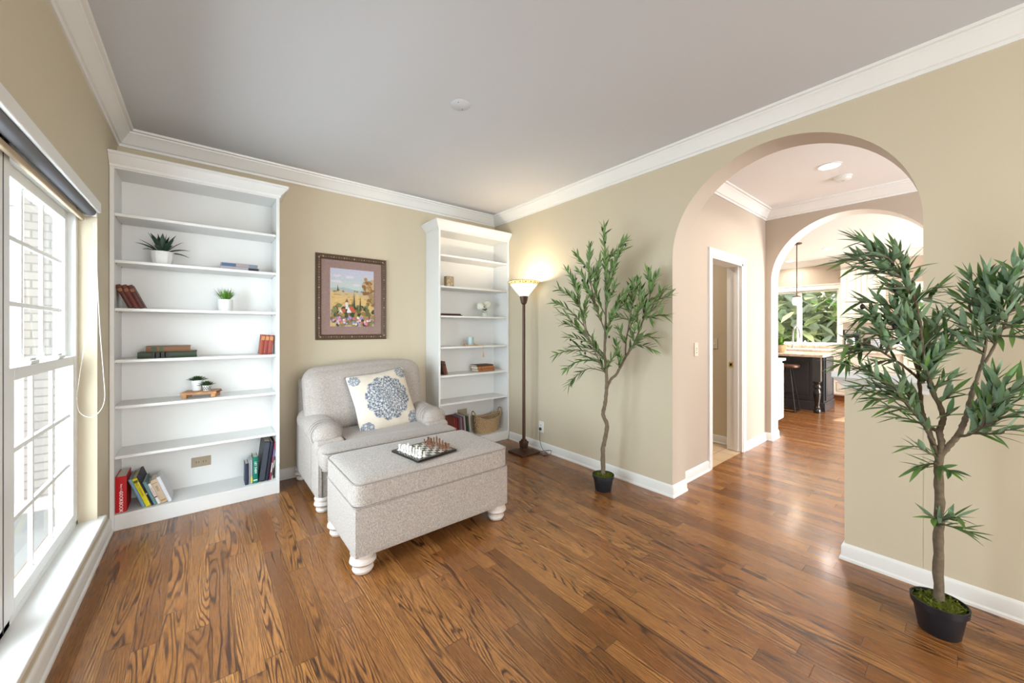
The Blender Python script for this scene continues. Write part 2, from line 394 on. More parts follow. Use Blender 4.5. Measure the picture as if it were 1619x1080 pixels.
def sweep(path, prof, closed=False, flip=1):
    """path of (x,y), prof of (offset, z); offset to the left of travel * flip"""
    m = MB(); n = len(path); k = len(prof); v = []; f = []
    for i in range(n):
        p = Vector(path[i])
        a = Vector(path[i-1]) if (closed or i > 0) else None; b = Vector(path[(i+1) % n]) if (closed or i < n-1) else None
        d1 = (p-a).normalized() if a is not None else (b-p).normalized(); d2 = (b-p).normalized() if b is not None else d1
        n1 = Vector((-d1.y, d1.x))*flip; n2 = Vector((-d2.y, d2.x))*flip; mi = (n1+n2)/(1+n1.dot(n2))
        for o_, z in prof: q = p+mi*o_; v.append((q.x, q.y, z))
    for i in range(n if closed else n-1):
        j = (i+1) % n
        for t in range(k):
            u = (t+1) % k
            f.append((i*k+t, j*k+t, j*k+u, i*k+u) if flip > 0 else (i*k+t, i*k+u, j*k+u, j*k+t))
    if not closed: f.append(tuple(range(k))[::-1] if flip > 0 else tuple(range(k))); f.append(tuple((n-1)*k+t for t in range(k)) if flip > 0 else tuple((n-1)*k+t for t in range(k))[::-1])
    m.add(v, f); return m

# ------------------------------------------------------------------ room shell
H = 2.735; RY = -6.5; WX = 3.33; T1 = .21; A_L = -2.345; A_R = -3.675; AC = -3.01; AR = .665; AZ0 = 1.88
X2 = 5.68; T2 = .25; HY = -2.27; KX = 10.15; KY = .6
struct(B(-.3, 3.54, RY-.3, .15, -.12, 0).box(3.54, KX+.2, RY-.3, HY-.0, -.12, 0).box(X2, KX+.2, HY, KY+.1, -.12, 0).build('floor', 'oak_floor', smooth=False), 'wide plank floor of dark grained oak running towards the back wall', 'floor')
struct(B(3.54, X2, HY, .15, -.12, -.004).build('floor_powder_room', 'floor_tile', smooth=False), 'pale beige tile floor beyond the hall doorway', 'floor')
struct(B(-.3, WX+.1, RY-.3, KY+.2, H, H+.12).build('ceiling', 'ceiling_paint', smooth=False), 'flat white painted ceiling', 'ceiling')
struct(B(WX+.1, KX+.25, RY-.3, KY+.2, H, H+.12).build('ceiling_hall', 'ceiling_paint_lit', smooth=False), 'white ceiling of the hall and kitchen, brighter light put into its colour', 'ceiling')
struct(B(-.15, WX+T1, 0, .15, 0, H).build('wall_back', 'wall_paint', smooth=False))
# left wall with the twin window opening
WY1 = -.63; WY0 = -2.62; WZ0 = .20; WZ1 = 2.05
m = B(-.15, 0, WY1, 0, 0, H).box(-.15, 0, RY, WY0, 0, H).box(-.15, 0, WY0, WY1, 0, WZ0-.02).box(-.15, 0, WY0, WY1, WZ1, H)
struct(m.build('wall_left', 'wall_paint', smooth=False))
# rear wall, unseen: wide openings added to let the fill lamps in
m = B(-.15, .4, RY-.15, RY, 0, H).box(3.1, 3.9, RY-.15, RY, 0, H).box(5.4, 7.0, RY-.15, RY, 0, H).box(9.8, KX, RY-.15, RY, 0, H).box(.4, 3.1, RY-.15, RY, 2.4, H).box(3.9, 5.4, RY-.15, RY, 2.4, H).box(7.0, 9.8, RY-.15, RY, 2.4, H).box(.4, 3.1, RY-.15, RY, 0, .4)
struct(m.build('wall_rear', 'wall_paint', smooth=False))
def arch_wall(name, x0, x1, yL, yR, extra=None, yend=0, r=AR, yc=AC, zc=AZ0, near='wall_paint', soffit='hall_paint', far='hall_paint'):
    m = MB(); N = 40
    m.box(x0, x1, yL, yend, 0, H) if yend > yL else None
    m.box(x0, x1, RY, yR, 0, H)
    arc = [(yc+r*cos(t), zc+r*sin(t)) for t in [pi*i/N for i in range(N+1)]]
    for x, fl in ((x0, 0), (x1, 1)):
        v = []; f = []
        for i, (y, z) in enumerate(arc): v += [(x, y, z), (x, y, H)]
        for i in range(N): q = (2*i, 2*i+2, 2*i+3, 2*i+1); f.append(q[::-1] if fl else q)
        m.add(v, f)
    v = []; f = []
    for y, z in arc: v += [(x0, y, z), (x1, y, z)]
    for i in range(N): f.append((2*i, 2*i+1, 2*i+3, 2*i+2))
    m.add(v, f)
    if extra: m.box(*extra)
    o = m.build(name, near, angle=30); o.data.materials.append(MATS[soffit]); o.data.materials.append(MATS[far])
    for p in o.data.polygons:
        if p.center.x > x1-.001: p.material_index = 2
        elif p.center.x > x0+.001: p.material_index = 1
    return struct(o)
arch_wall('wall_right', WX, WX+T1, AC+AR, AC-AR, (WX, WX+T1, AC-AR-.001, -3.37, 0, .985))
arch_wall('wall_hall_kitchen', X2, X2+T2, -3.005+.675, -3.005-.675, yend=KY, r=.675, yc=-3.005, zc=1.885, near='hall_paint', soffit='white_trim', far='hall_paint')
# hall wall with the doorway
DX0, DX1, DH = 4.20, 4.965, 2.02
m = B(WX+T1, DX0, HY, HY+.14, 0, H).box(DX1, X2, HY, HY+.14, 0, H).box(DX0, DX1, HY, HY+.14, DH, H)
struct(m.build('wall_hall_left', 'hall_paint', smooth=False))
struct(B(5.10, 5.2, HY+.14, .0, 0, H).box(WX+T1, 5.1, -.5, -.4, 0, H).build('wall_powder_room', 'wall_paint', smooth=False))
# kitchen walls
K1, K0, KZ0, KZ1 = -1.0, -2.18, 1.02, 2.13
J1, J0, JZ1 = -3.0, -3.75, 2.05
m = B(KX, KX+.2, K1, KY, 0, H).box(KX, KX+.2, J1, K0, 0, H).box(KX, KX+.2, RY, J0, 0, H).box(KX, KX+.2, K0, K1, 0, KZ0).box(KX, KX+.2, K0, K1, KZ1, H).box(KX, KX+.2, J0, J1, 0, KZ0).box(KX, KX+.2, J0, J1, JZ1, H)
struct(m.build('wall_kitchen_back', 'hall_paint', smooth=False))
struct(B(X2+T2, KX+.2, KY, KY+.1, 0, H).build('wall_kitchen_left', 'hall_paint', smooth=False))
struct(B(-1.0, KX+1.0, RY-2.2, RY-.15, H-.05, H+.15).build('ceiling_porch', 'exterior_white', smooth=False), 'unseen white slab added outside the rear wall to block the sun', 'ceiling')  # slab added out of view to keep sun off the rear openings

# crown mouldings, baseboards
cp = [(0, H-.115), (.010, H-.115), (.014, H-.098), (.024, H-.094), (.032, H-.080), (.050, H-.050), (.062, H-.032), (.070, H-.026), (.072, H-.016), (.088, H-.014), (.092, H), (0, H)]
LBL = 'white crown moulding'
struct(sweep([(0, RY), (WX, RY), (WX, 0), (0, 0)], cp, True).build('trim_1', 'white_trim', angle=25), 'white crown moulding around the sitting room ceiling', 'trim')
struct(sweep([(WX+T1, RY), (X2, RY), (X2, HY), (WX+T1, HY)], cp, True).build('trim_2', 'white_trim', angle=25), 'white crown moulding around the hall ceiling', 'trim')
struct(sweep([(X2+T2, RY), (KX, RY), (KX, KY), (X2+T2, KY)], cp, True).build('trim_3', 'white_trim', angle=25), 'white crown moulding around the kitchen ceiling', 'trim')
bp_ = [(0, 0), (.022, 0), (.021, .012), (.014, .020), (.013, .075), (.009, .086), (.004, .092), (0, .092)]
def base(name, path, flip=1): struct(sweep(path, bp_, flip=flip).build(name, 'white_trim', angle=30))
base('baseboard_left', [(0, -.301), (0, RY)], 1)
base('baseboard_back', [(2.375, 0), (.955, 0)], 1)
base('baseboard_right', [(WX+T1, HY), (WX+T1, AC+AR), (WX, AC+AR), (WX, -.31)][1:], 1)
base('baseboard_right_far', [(WX, RY), (WX, -3.37), (WX+T1, -3.37), (WX+T1, RY)], 1)
base('baseboard_hall_left', [(DX0-.07, HY), (WX+T1, HY), (WX+T1, AC+AR-.0)][:2], 1)
base('baseboard_hall_end', [(X2+T2, -2.33), (X2, -2.33), (X2, HY), (DX1+.07, HY)], 1)
base('baseboard_powder_room', [(5.10, HY+.14), (5.10, -.5)], 1)
# ledge cap on the half wall
cap = [(0, .985), (.010, .985), (.014, 1.005), (.034, 1.030), (.050, 1.045), (.050, 1.075), (0, 1.075)]
m = sweep([(WX, AC-AR-.02), (WX, -3.37), (WX+T1, -3.37), (WX+T1, AC-AR-.02)], cap, flip=1); m.box(WX, WX+T1, AC-AR, -3.37, .985, 1.075)
struct(m.build('trim_4', 'white_trim', angle=25), 'white moulded cap on the half wall under the arch', 'trim')
# doorway casing
d = bpy.data.objects.new('door_1', None); COL.objects.link(d); WM[d] = Matrix.Translation((4.58, HY, 0)); d.location = (4.58, HY, 0); struct(d, 'white cased doorway in the hall left wall', 'doorway')
cs = [(0, 0), (0, .012), (.02, .018), (.05, .02), (.07, .016), (.075, 0)]
def casing(x0, x1, ztop, y, s):
    m = MB()
    def strip(a, b, na, nb):  # a,b: inner corner points (x,z); na,nb outward mitre dirs
        v = []; f = []
        for P_, N_ in ((a, na), (b, nb)):
            for o_, t in cs: v.append((P_[0]+N_[0]*o_, y-s*t, P_[1]+N_[1]*o_))
        k = len(cs)
        for i in range(k): j = (i+1) % k; f.append((i, j, k+j, k+i))
        f += [tuple(range(k))[::-1], tuple(k+i for i in range(k))]
        m.add(v, f)
    strip((x0, 0), (x0, ztop), (-1, 0), (-1, 1)); strip((x0, ztop), (x1, ztop), (-1, 1), (1, 1)); strip((x1, ztop), (x1, 0), (1, 1), (1, 0))
    return m
casing(DX0, DX1, DH, HY, 1).build('casing', 'white_trim', d, angle=20)
B(DX0-.001, DX0+.02, HY-.006, HY+.146, 0, DH).box(DX1-.02, DX1+.001, HY-.006, HY+.146, 0, DH).box(DX0, DX1, HY-.006, HY+.146, DH-.02, DH).box(DX1-.032, DX1-.02, HY+.03, HY+.07, 0, DH-.02).build('jamb', 'white_trim', d, smooth=False)
m = B(DX1-.0235, DX1-.02, HY+.085, HY+.125, .905, .965, col=(.55, .38, .12)).box(DX1-.0245, DX1-.0235, HY+.095, HY+.115, .92, .95, col=(.02, .015, .01)); o = m.build('strike_plate', 'tint_gloss', d, smooth=False); o['label'] = 'small brass strike plate'

def plate(name, label, cat, p, n, wd, ht, mat, kind, group=None):
    """wall plate at p facing n ('-y','-x','+x'); kind: outlet/switch/blank"""
    rz = {'-y': 0, '-x': -pi/2, '+x': pi/2}[n]
    t = thing(name, label, cat, p, rz, group)
    M = WM[t]; m = MB(); m.xf = M; m.box(-wd/2, wd/2, -.006, 0, -ht/2, ht/2); m.build('cover_plate', mat, t, bevel=.002)
    if kind == 'outlet':
        for q in (-1, 1):
            m = MB(); m.xf = M
            a, b = (q*.021, 0) if wd > ht else (0, q*.021)
            m.cushion((a, -.007, b), (.032, .004, .032), .0019, N=6); r = m.build('receptacle', mat, t)
            m = MB(); m.xf = M; m.box(a-.009, a-.006, -.0096, -.0088, b-.006, b+.006, col=(.03, .03, .03)).box(a+.006, a+.009, -.0096, -.0088, b-.006, b+.006, col=(.03, .03, .03)); m.build('slot', 'tint', r, smooth=False)
    if kind in ('switch', 'double'):
        for q in ((0,) if kind == 'switch' else (.012, -.026)):
            m = MB(); m.xf = M; m.prism([(-.016, q-.006), (-.006, q-.006), (-.006, q+.006)], -.005, .005, 'x'); m.build('toggle', mat, t)
        if kind == 'double':
            m = MB(); m.xf = M; m.box(-.004, .004, -.0062, -.0058, -.012, -.004, col=(.1, .09, .07)); m.build('indicator', 'tint', t, smooth=False)
    return t
plate('light_switch', 'ivory light switch on hall wall left of the cased doorway', 'light switch', (3.89, HY, 1.14), '-y', .072, .122, 'ivory_plastic', 'double')
plate('light_switch', 'ivory light switch seen through the doorway on the powder room wall', 'light switch', (5.10, -1.93, 1.155), '-x', .072, .118, 'ivory_plastic', 'switch')
plate('wall_outlet', 'white outlet low on the wall behind the floor lamp', 'outlet', (WX, -.857, .255), '-x', .075, .12, 'white_trim', 'outlet')

# ------------------------------------------------------------------ left window
wn = bpy.data.objects.new('window_1', None); COL.objects.link(wn); wn.location = (0, -1.6, .2); WM[wn] = Matrix.Translation((0, -1.6, .2)); struct(wn, 'white twin sash window with grilles in the left wall', 'window')
fy1 = WY1; MUL = -1.625; FX = -.075
m = MB()
for (a, b) in ((fy1-.035, fy1), (MUL-.075, MUL+.045), (WY0, WY0+.04)): m.box(-.15, FX, a, b, WZ0, WZ1)
m.box(-.15, FX, WY0, fy1, WZ1-.085, WZ1).box(-.15, FX, WY0, fy1, WZ0, WZ0+.045)
m.build('window_frame', 'vinyl_white', wn, bevel=.003)
o = B(-.14, FX+.001, MUL-.018, MUL-.012, WZ0+.0, WZ1, col=(.05, .05, .045)).build('mullion_gap', 'tint', wn, smooth=False)
def sash(ya, yb, z0, z1, x, st, muntin_z, nv, nm):
    t = MB(); d = .022
    t.box(x-d, x+d, ya, ya+st, z0, z1).box(x-d, x+d, yb-st, yb, z0, z1).box(x-d, x+d, ya+st, yb-st, z0, z0+st*1.05).box(x-d, x+d, ya+st, yb-st, z1-st, z1)
    s_ = t.build(nm, 'vinyl_white', wn, bevel=.003)
    g = B(x-.004, x-.001, ya+st, yb-st, z0+st, z1-st).build('pane', 'window_glass', s_, smooth=False)
    t = MB(); y0, y1 = ya+st, yb-st
    for k in range(1, nv): yy = y0+(y1-y0)*k/nv; t.box(x-.008, x+.006, yy-.009, yy+.009, z0+st, z1-st)
    for z in muntin_z: t.box(x-.009, x+.007, y0, y1, z-.010, z+.010)
    t.build('grille', 'vinyl_white', s_, bevel=.002)
    return s_
for ya, yb in ((MUL+.045, fy1-.035), (WY0+.04, MUL-.075)):
    sash(ya, yb, .245, 1.17, -.098, .048, (.575, .845), 3, 'lower_sash')
    sash(ya, yb, 1.115, 1.965, -.128, .048, (1.42, 1.685), 3, 'upper_sash')
    for k in (.3, .72):
        yy = ya+(yb-ya)*k; B(-.118, -.075, yy-.05, yy+.05, 1.171, 1.186).box(-.105, -.085, yy-.02, yy+.05, 1.186, 1.196).build('sash_lock', 'vinyl_white', wn, bevel=.003)
o = B(-.15, .032, WY0-.04, WY1+.045, WZ0-.005, .220).build('sill', 'white_trim', wn, bevel=.006, seg=3); 
# roller blind
bl = thing('roller_blind', 'white fascia roller blind mounted at the top of the left window', 'blind', (0, -1.6, 2.0))
B(.004, .020, WY0-.02, WY1-.03, 1.985, 2.045).box(-.05, .004, WY1-.045, WY1-.033, 1.96, 2.045).build('fascia', 'white_trim', bl, bevel=.004)
m = MB(); m.xf = Matrix.Translation((-.022, WY0, 1.985)) @ Matrix.Rotation(-pi/2, 4, 'X'); m.lathe([(.026, .0), (.026, WY1-WY0-.05)], 20); m.build('fabric_roll', 'shade_grey', bl)
B(-.062, -.045, WY0+.01, WY1-.02, 1.935, 1.962).build('bottom_bar', 'pale_wood', bl, bevel=.004)
m = MB(); pts = []
yq = WY1-.055
def CP(u, v): return AY(u, v, yq)
ctrl = [(148.5, 352), (147.5, 420), (137, 520), (125, 600), (121.5, 630), (126, 652), (143, 660), (158, 650), (165.5, 630), (163.5, 590), (158, 520), (153, 420), (151.5, 352)]
ctrl = [CP(*c) for c in ctrl]
def smoothpath(P, n=8, closed=False):
    out = []; L = len(P)
    for i in range(L-1):
        p0 = P[max(i-1, 0)]; p1 = P[i]; p2 = P[i+1]; p3 = P[min(i+2, L-1)]
        for k in range(n):
            t = k/n; out.append(.5*((2*p1)+(p2-p0)*t+(2*p0-5*p1+4*p2-p3)*t*t+(3*p1-p0-3*p2+p3)*t**3))
    out.append(P[-1]); return out
sp = smoothpath(ctrl, 16); m.tube(sp, .0010, 4)
acc = 0; last = sp[0]
for p in sp[1:]:
    while (p-last).length > .0085: last = last+(p-last).normalized()*.0085; m.ball(last, .0028, 5, 3)
m.build('bead_chain', 'bead_chain', bl)

# outside the left window: pale brick wing of the house
h = thing('brick_house', 'pale brick wing of the house with white corner boards outside the left window', 'building', (-3, 2.0, 0))
B(-7, -.16, 2.0, 2.3, -.4, 4.2).build('wall', 'pale_brick', h, smooth=False)
m = MB()
for x in (-.93, -1.6, -2.7): m.box(x-.045, x+.045, 1.95, 2.0, -.4, 4.2)
m.box(-2.7, -.93, 1.94, 2.0, 2.5, 2.7).build('corner_board', 'exterior_white', h, smooth=False)
struct(B(-8, -.15, -12, 2.0, -.5, -.35).build('floor_patio', 'concrete', smooth=False), 'pale concrete ground outside the left window', 'floor')

# ------------------------------------------------------------------ bookcases
def bookcase(x0, x1, shelves, label, crown_left, crown_right, st=.022):
    t = thing('bookcase', label, 'bookcase', ((x0+x1)/2, -.15, 0), 0)
    F = -.300; zt = 2.39
    for a, b in ((x0, x0+st), (x1-st, x1)):
        B(a, b, F, -.003, 0, zt).build('side_panel', 'shelf_white', t, bevel=.0015)
    B(x0+st, x1-st, -.012, -.003, .08, zt).build('back_panel', 'shelf_white', t, smooth=False)
    B(x0+st, x1-st, F+.004, -.012, zt-.02, zt).build('top_board', 'shelf_white', t, bevel=.001)
    for z in shelves:
        s_ = B(x0+st+.001, x1-st-.001, F+.012, -.013, z-.019, z).build('shelf', 'shelf_white', t, bevel=.0015)
        for xx in (x0+st+.005, x1-st-.005):
            for yy in (F+.04, -.06): MB().ball((xx, yy, z-.0225), .004, 6, 4).build('shelf_pin', 'steel', s_)
    B(x0+st, x1-st, F+.002, -.012, .085, .105).build('bottom_shelf', 'shelf_white', t, bevel=.0015)
    B(x0+st, x1-st, F+.004, F+.02, 0, .085).build('kick_board', 'shelf_white', t, bevel=.001)
    prof = [(0, zt-.01), (.006, zt-.01), (.008, zt+.006), (.02, zt+.018), (.034, zt+.036), (.046, zt+.05), (.050, zt+.058), (.056, zt+.060), (.056, zt+.078), (0, zt+.078)]
    pth = []
    if crown_right: pth += [(x1, -.003)]
    pth += [(x1, F), (x0, F)]
    if crown_left: pth += [(x0, -.003)]
    m = sweep(pth[::-1], prof, flip=-1); m.box(x0, x1, F, -.003, zt, zt+.076); m.build('crown', 'shelf_white', t, angle=25)
    return t
S1 = [2.082, 1.775, 1.458, 1.117, .813, .484]; S2 = [2.118, 1.785, 1.468, 1.133, .827, .525]
bookcase(.002, .948, S1, 'tall white bookcase in the left corner beside the window', False, True)
bookcase(2.378, 3.325, S2, 'tall white bookcase in the right corner behind the floor lamp', True, False)
plate('wall_outlet', 'tan outlet mounted sideways at the back of the left bookcase', 'outlet', (.459, -.0125, .284), '-y', .118, .075, 'tan_plastic', 'outlet')
plate('blank_wall_plate', 'blank tan plate behind the records in the right bookcase', 'wall plate', (2.84, -.0125, .335), '-y', .13, .085, 'tan_plastic', 'blank')

# ------------------------------------------------------------------ books
PAGE = (.72, .66, .54)
def book(x, yf, z, th, ht, dp, col, label, lean=0, group=None, title=None, tcol=(1, 1, 1), tsize=.02, bands=(), lay=False, rz=0, name='book', pages=PAGE, tz=.5, yaw=0):
    """upright book: spine at yf facing -y, left-bottom corner at x; lean>0 leans top to the left; lay=True lies flat, spine to the front"""
    t = thing(name, label, 'book', (x, yf, z), 0, group)
    if lay: L = Matrix.Rotation(rz, 4, 'Z') @ Matrix.Translation((0, 0, th)) @ Matrix.Rotation(pi/2, 4, 'Y')
    else: L = Matrix.Rotation(rz, 4, 'Z') @ Matrix.Translation((0, 0, th*sin(-lean) if lean < 0 else 0)) @ Matrix.Rotation(-lean, 4, 'Y')
    M = WM[t] @ L; c = .0028
    m = MB(); m.xf = M; sp = [(0, dp), (0, .004), (.25*th, 0), (.75*th, 0), (th, .004), (th, dp), (th-c, dp), (th-c, .006), (c, .006), (c, dp)]
    m.prism([(a, b) for a, b in sp], 0, ht, 'z', col=col)
    cov = m.build('cover', 'tint', t, angle=50)
    m = MB(); m.xf = M; m.box(c, th-c, .006, dp-.005, .004, ht-.004, col=pages); m.build('pages', 'tint', t, smooth=False)
    for (a, b, bc) in bands:
        m = MB(); m.xf = M; m.box(.1*th, .9*th, -.0006, .004, ht*a, ht*b, col=bc); m.build('spine_band', 'tint', cov, smooth=False)
    if title:
        Tm = M @ Matrix.Translation((th/2, -.001, ht*tz)) @ Matrix.Rotation(pi/2, 4, 'X') @ Matrix.Rotation(-pi/2, 4, 'Z')
        text(title, tsize, Tm, 'tint', cov, col=tcol)
    return t
zb = .106
# bottom shelf, left group
def bx(u, v, y=-.265): return AY(u, v, y).x
def leaned(u0, u1, utop, vtop, vbot, y=-.265):
    a = AY(u0, vbot, y); b = AY(utop, vtop, y); dx = a.x-b.x; hz = b.z-zb; return a.x, math.atan2(dx, hz), math.hypot(dx, hz), AY(u1, vbot, y).x-a.x
cb = AY(180.3, 815, -.272)
t = book(.026, -.272, zb, .052, .236, .20, (.50, .005, .008), 'thick red cookbook standing at the left end of the bottom shelf', title='COOKBOOK', tsize=.024, tz=.30)
Tm = WM[t] @ Matrix.Translation((.027, -.001, .236*.64)) @ Matrix.Rotation(pi/2, 4, 'X') @ Matrix.Rotation(-pi/2, 4, 'Z')
text('Betty Crocker', .0125, Tm, 'tint', t, 'author', col=(1, .9, .9))
GL = 'leaning books at the left of the bottom shelf'
specs = [((220, 225.5, 200, 758, 809), (.17, .30, .42), 'blue spined book leaning beside the red cookbook', None, (.8, .85, .9), ()),
 ((227.5, 235.5, 208, 757, 807), (.72, .62, .01), 'bright yellow spined book leaning on the blue book', 'BASIC COOKING', (.1, .09, .02), ((.86, .94, (.1, .1, .02)),)),
 ((236.5, 240, 216.5, 752, 806), (.012, .012, .03), 'thin black spined book leaning on the yellow book', None, (1, 1, 1), ((.38, .43, (.5, .35, .3)),)),
 ((241, 247, 225, 762, 804.5), (.13, .24, .25), 'grey teal book leaning between black and white books', None, (1, 1, 1), ()),
 ((248, 253.5, 233, 765, 803), (.72, .68, .64), 'slim white book with red lettering leaning on the tan one', 'SEASONS OF', (.45, .05, .08), ((.32, .37, (.12, .01, .02)),)),
 ((255, 265.5, 239, 759, 801), (.55, .42, .29), 'thick tan book with dark title in the leaning row', 'BIBLE', (.12, .08, .05), ((.08, .14, (.4, .2, .05)), (.84, .87, (.3, .2, .12)))),
 ((266.5, 272.5, 250, 753, 798.5), (.66, .67, .70), 'white book with dotted spine at the right end of the leaning row', None, (1, 1, 1), ())]
xcur = None; depths = [.21, .20, .25, .20, .15, .15, .17]; thk = [.017, .024, .010, .017, .017, .032, .020]
lean = rad(19); xcur = .152
for (g, colr, lab, ti, tc, bands), dp, th in zip(specs, depths, thk):
    a = AY(g[0], g[4], -.268); b = AY(g[2], g[3], -.268); ht = math.hypot(a.x-b.x, b.z-zb)
    ht = min(ht, .27)
    book(xcur, -.268, zb+.0005, th, ht*.97, dp, colr, lab, lean=lean, title=ti, tcol=tc, tsize=min(.016, th*.6), bands=bands, tz=.62)
    xcur += th/cos(lean)+.0012
# bottom shelf, right group
def upright(u0, vb, vt, y=-.262): a = AY(u0, vb, y); return a.x, AY(u0, vt, y).z-zb
xr = bx(387.5, 771, -.262)
book(xr, -.262, zb, .022, .165, .13, (.022, .035, .065), 'small navy book, leftmost of the right bottom shelf group'); xr += .0235
book(xr, -.25, zb, .010, .172, .15, (.60, .58, .62), 'thin white book between navy and grey books'); xr += .0115
book(xr, -.258, zb, .015, .19, .14, (.33, .36, .37), 'grey book with a yellow foot beside the green book', bands=((.05, .30, (.6, .55, .08)),)); xr += .0165
book(xr, -.262, zb, .032, .205, .14, (.0, .17, .11), 'green book titled in white letters near the black binders', title='LET THEM', tsize=.021, tz=.60, bands=((.10, .14, (.7, .75, .7)),)); xr += .036
lr = rad(-7)
for (th, ht, dp, c1, lab) in ((.042, .315, .235, (.015, .016, .02), 'wide black binder leaning right beside the green book'), (.020, .30, .235, (.012, .014, .03), 'narrow black binder leaning between wide binder and magazines')):
    book(xr, -.262, zb+.0005, th, ht, dp, c1, lab, lean=lr, name='ring_binder', bands=((.03, .97, (.05, .06, .08)),) if th > .03 else ()); xr += th+.004
book(xr+.002, -.258, zb+.0005, .010, .30, .22, (.35, .05, .10), 'magazine with red patterned spine leaning beside the binders', lean=lr, name='magazine', bands=((.2, .45, (.6, .5, .5)), (.6, .8, (.15, .15, .4)))); xr += .014
book(xr+.002, -.256, zb+.0005, .007, .305, .22, (.60, .60, .50), 'pale striped magazine leaning against the right side panel', lean=lr, name='magazine', bands=((.1, .3, (.05, .05, .05)), (.5, .6, (.05, .05, .05))))
# shelf 4
z4 = S1[3]
book(.125, -.235, z4+.0005, .042, .31, .20, (.020, .035, .012), 'dark green book lying flat under the brown book', lay=True, bands=((.22, .52, (.01, .01, .01)), (.28, .30, (.6, .6, .5)), (.36, .38, (.6, .6, .5)), (.44, .46, (.6, .6, .5))))
book(.165, -.225, z4+.043, .040, .235, .17, (.17, .075, .03), 'brown book with green bands lying on the green book', lay=True, bands=((.12, .24, (.03, .06, .02)), (.30, .38, (.03, .08, .02))))
xs = .818
for k, (c1, l2) in enumerate((((.28, .045, .02), 'leftmost small red book of three at the right of the fourth shelf'), ((.26, .04, .03), 'middle small red book of three at the right of the fourth shelf'), ((.30, .05, .03), 'rightmost small red book of three at the right of the fourth shelf'))):
    book(xs, -.22, z4+.001, .028, .158-.002*k, .11, c1, l2, lean=rad(-6), bands=((.72, .92, (.50, .22, .08)),)); xs += .0288
# shelf 3 leaning reddish books
z3 = S1[2]; xs = .082
for k, l2 in enumerate(('leftmost of the three dark red old books leaning on the third shelf', 'middle of the three dark red old books leaning on the third shelf', 'rightmost of the three dark red old books leaning on the third shelf')):
    book(xs, -.24, z3+.001, .026, .165, .13, ((.085, .018, .012), (.13, .022, .014), (.085, .018, .012))[k], l2, lean=rad(23), bands=((.72, .84, (.25, .10, .03)),)); xs += .0285
# magazines on shelf 2
z2 = S1[1]
book(.572, -.215, z2+.0005, .030, .25, .17, (.42, .42, .46), 'grey and black book lying flat, lower of the two on the second shelf', lay=True, bands=((.70, .97, (.02, .02, .03)),))
book(.575, -.205, z2+.031, .028, .235, .16, (.40, .33, .34), 'blue and pink book lying flat on the grey book', lay=True, bands=((.02, .40, (.07, .13, .24)), (.75, .98, (.20, .24, .32))))
# right bookcase books
y2 = -.24
xb = 2.402
book(2.480, -.23, S2[4]+.001, .022, .15, .12, (.10, .030, .018), 'left of two small brown books leaning in the right bookcase', lean=rad(14), bands=((.7, .8, (.02, .01, .01)),))
book(2.505, -.23, S2[4]+.001, .024, .145, .12, (.16, .05, .028), 'right of two small brown books leaning in the right bookcase', lean=rad(14), bands=((.7, .8, (.02, .01, .01)),))
for k, (th, ll) in enumerate(((.024, 'bottom caramel brown book of the stack of three'), (.034, 'middle caramel brown book of the stack of three'), (.015, 'dark topped book, top of the stack of three'))):
    book(2.93-.004*k, -.225+.01*k, S2[4]+.001+(0, .025, .060)[k], th, .235, .15, ((.33, .13, .05), (.36, .14, .05), (.10, .05, .035))[k], ll, lay=True, bands=((.2, .24, (.15, .06, .03)),))
book(2.475, -.22, S2[2]+.0005, .013, .24, .15, (.015, .01, .01), 'black notebook lying flat under the brown notebook', lay=True)
book(2.465, -.215, S2[2]+.014, .013, .235, .15, (.11, .045, .03), 'brown notebook lying flat on the black notebook', lay=True)
rx = 2.612; cl = [(.25, .05, .03), (.30, .03, .03), (.18, .02, .03), (.15, .12, .13), (.32, .22, .25), (.14, .05, .12), (.55, .5, .4), (.02, .05, .05), (.04, .10, .09), (.60, .52, .40)]
ln = ['leftmost red-brown', 'second from left, bright red', 'dark crimson', 'grey mauve', 'pink grey', 'plum', 'cream', 'black green', 'dark teal', 'rightmost cream edged']
for k, c1 in enumerate(cl):
    book(rx+k*.0215, -.25, zb+.001, .013, .235+(.012 if k in (6, 9) else 0), .21, c1, ln[k]+' record sleeve in the leaning row beside the basket', lean=rad(5), name='record_sleeve', bands=((.8, .93, (.35, .05, .03)),) if k == 8 else ())

# ------------------------------------------------------------------ plants on the shelves
def leafblade(m, base, d, L, wd, droop=.3, curl=.15, N=5, col=None, up=Vector((0, 0, 1)), taper=1.0):
    d = d.normalized(); side = d.cross(up)
    side = side.normalized() if side.length > 1e-4 else Vector((1, 0, 0)); nrm = side.cross(d).normalized(); v = []; f = []
    for i in range(N+1):
        t = i/N; c = base+d*(L*t)-Vector((0, 0, 1))*(droop*L*t*t); w_ = wd*.5*(sin(pi*min(1, (.12+.88*t)**taper)))+wd*.04*(1-t)
        if i == N: w_ = .0004
        v += [c-side*w_+nrm*curl*w_, c, c+side*w_+nrm*curl*w_]
    for i in range(N): a = 3*i; f += [(a, a+1, a+4, a+3), (a+1, a+2, a+5, a+4)]
    m.add(v, f, col)
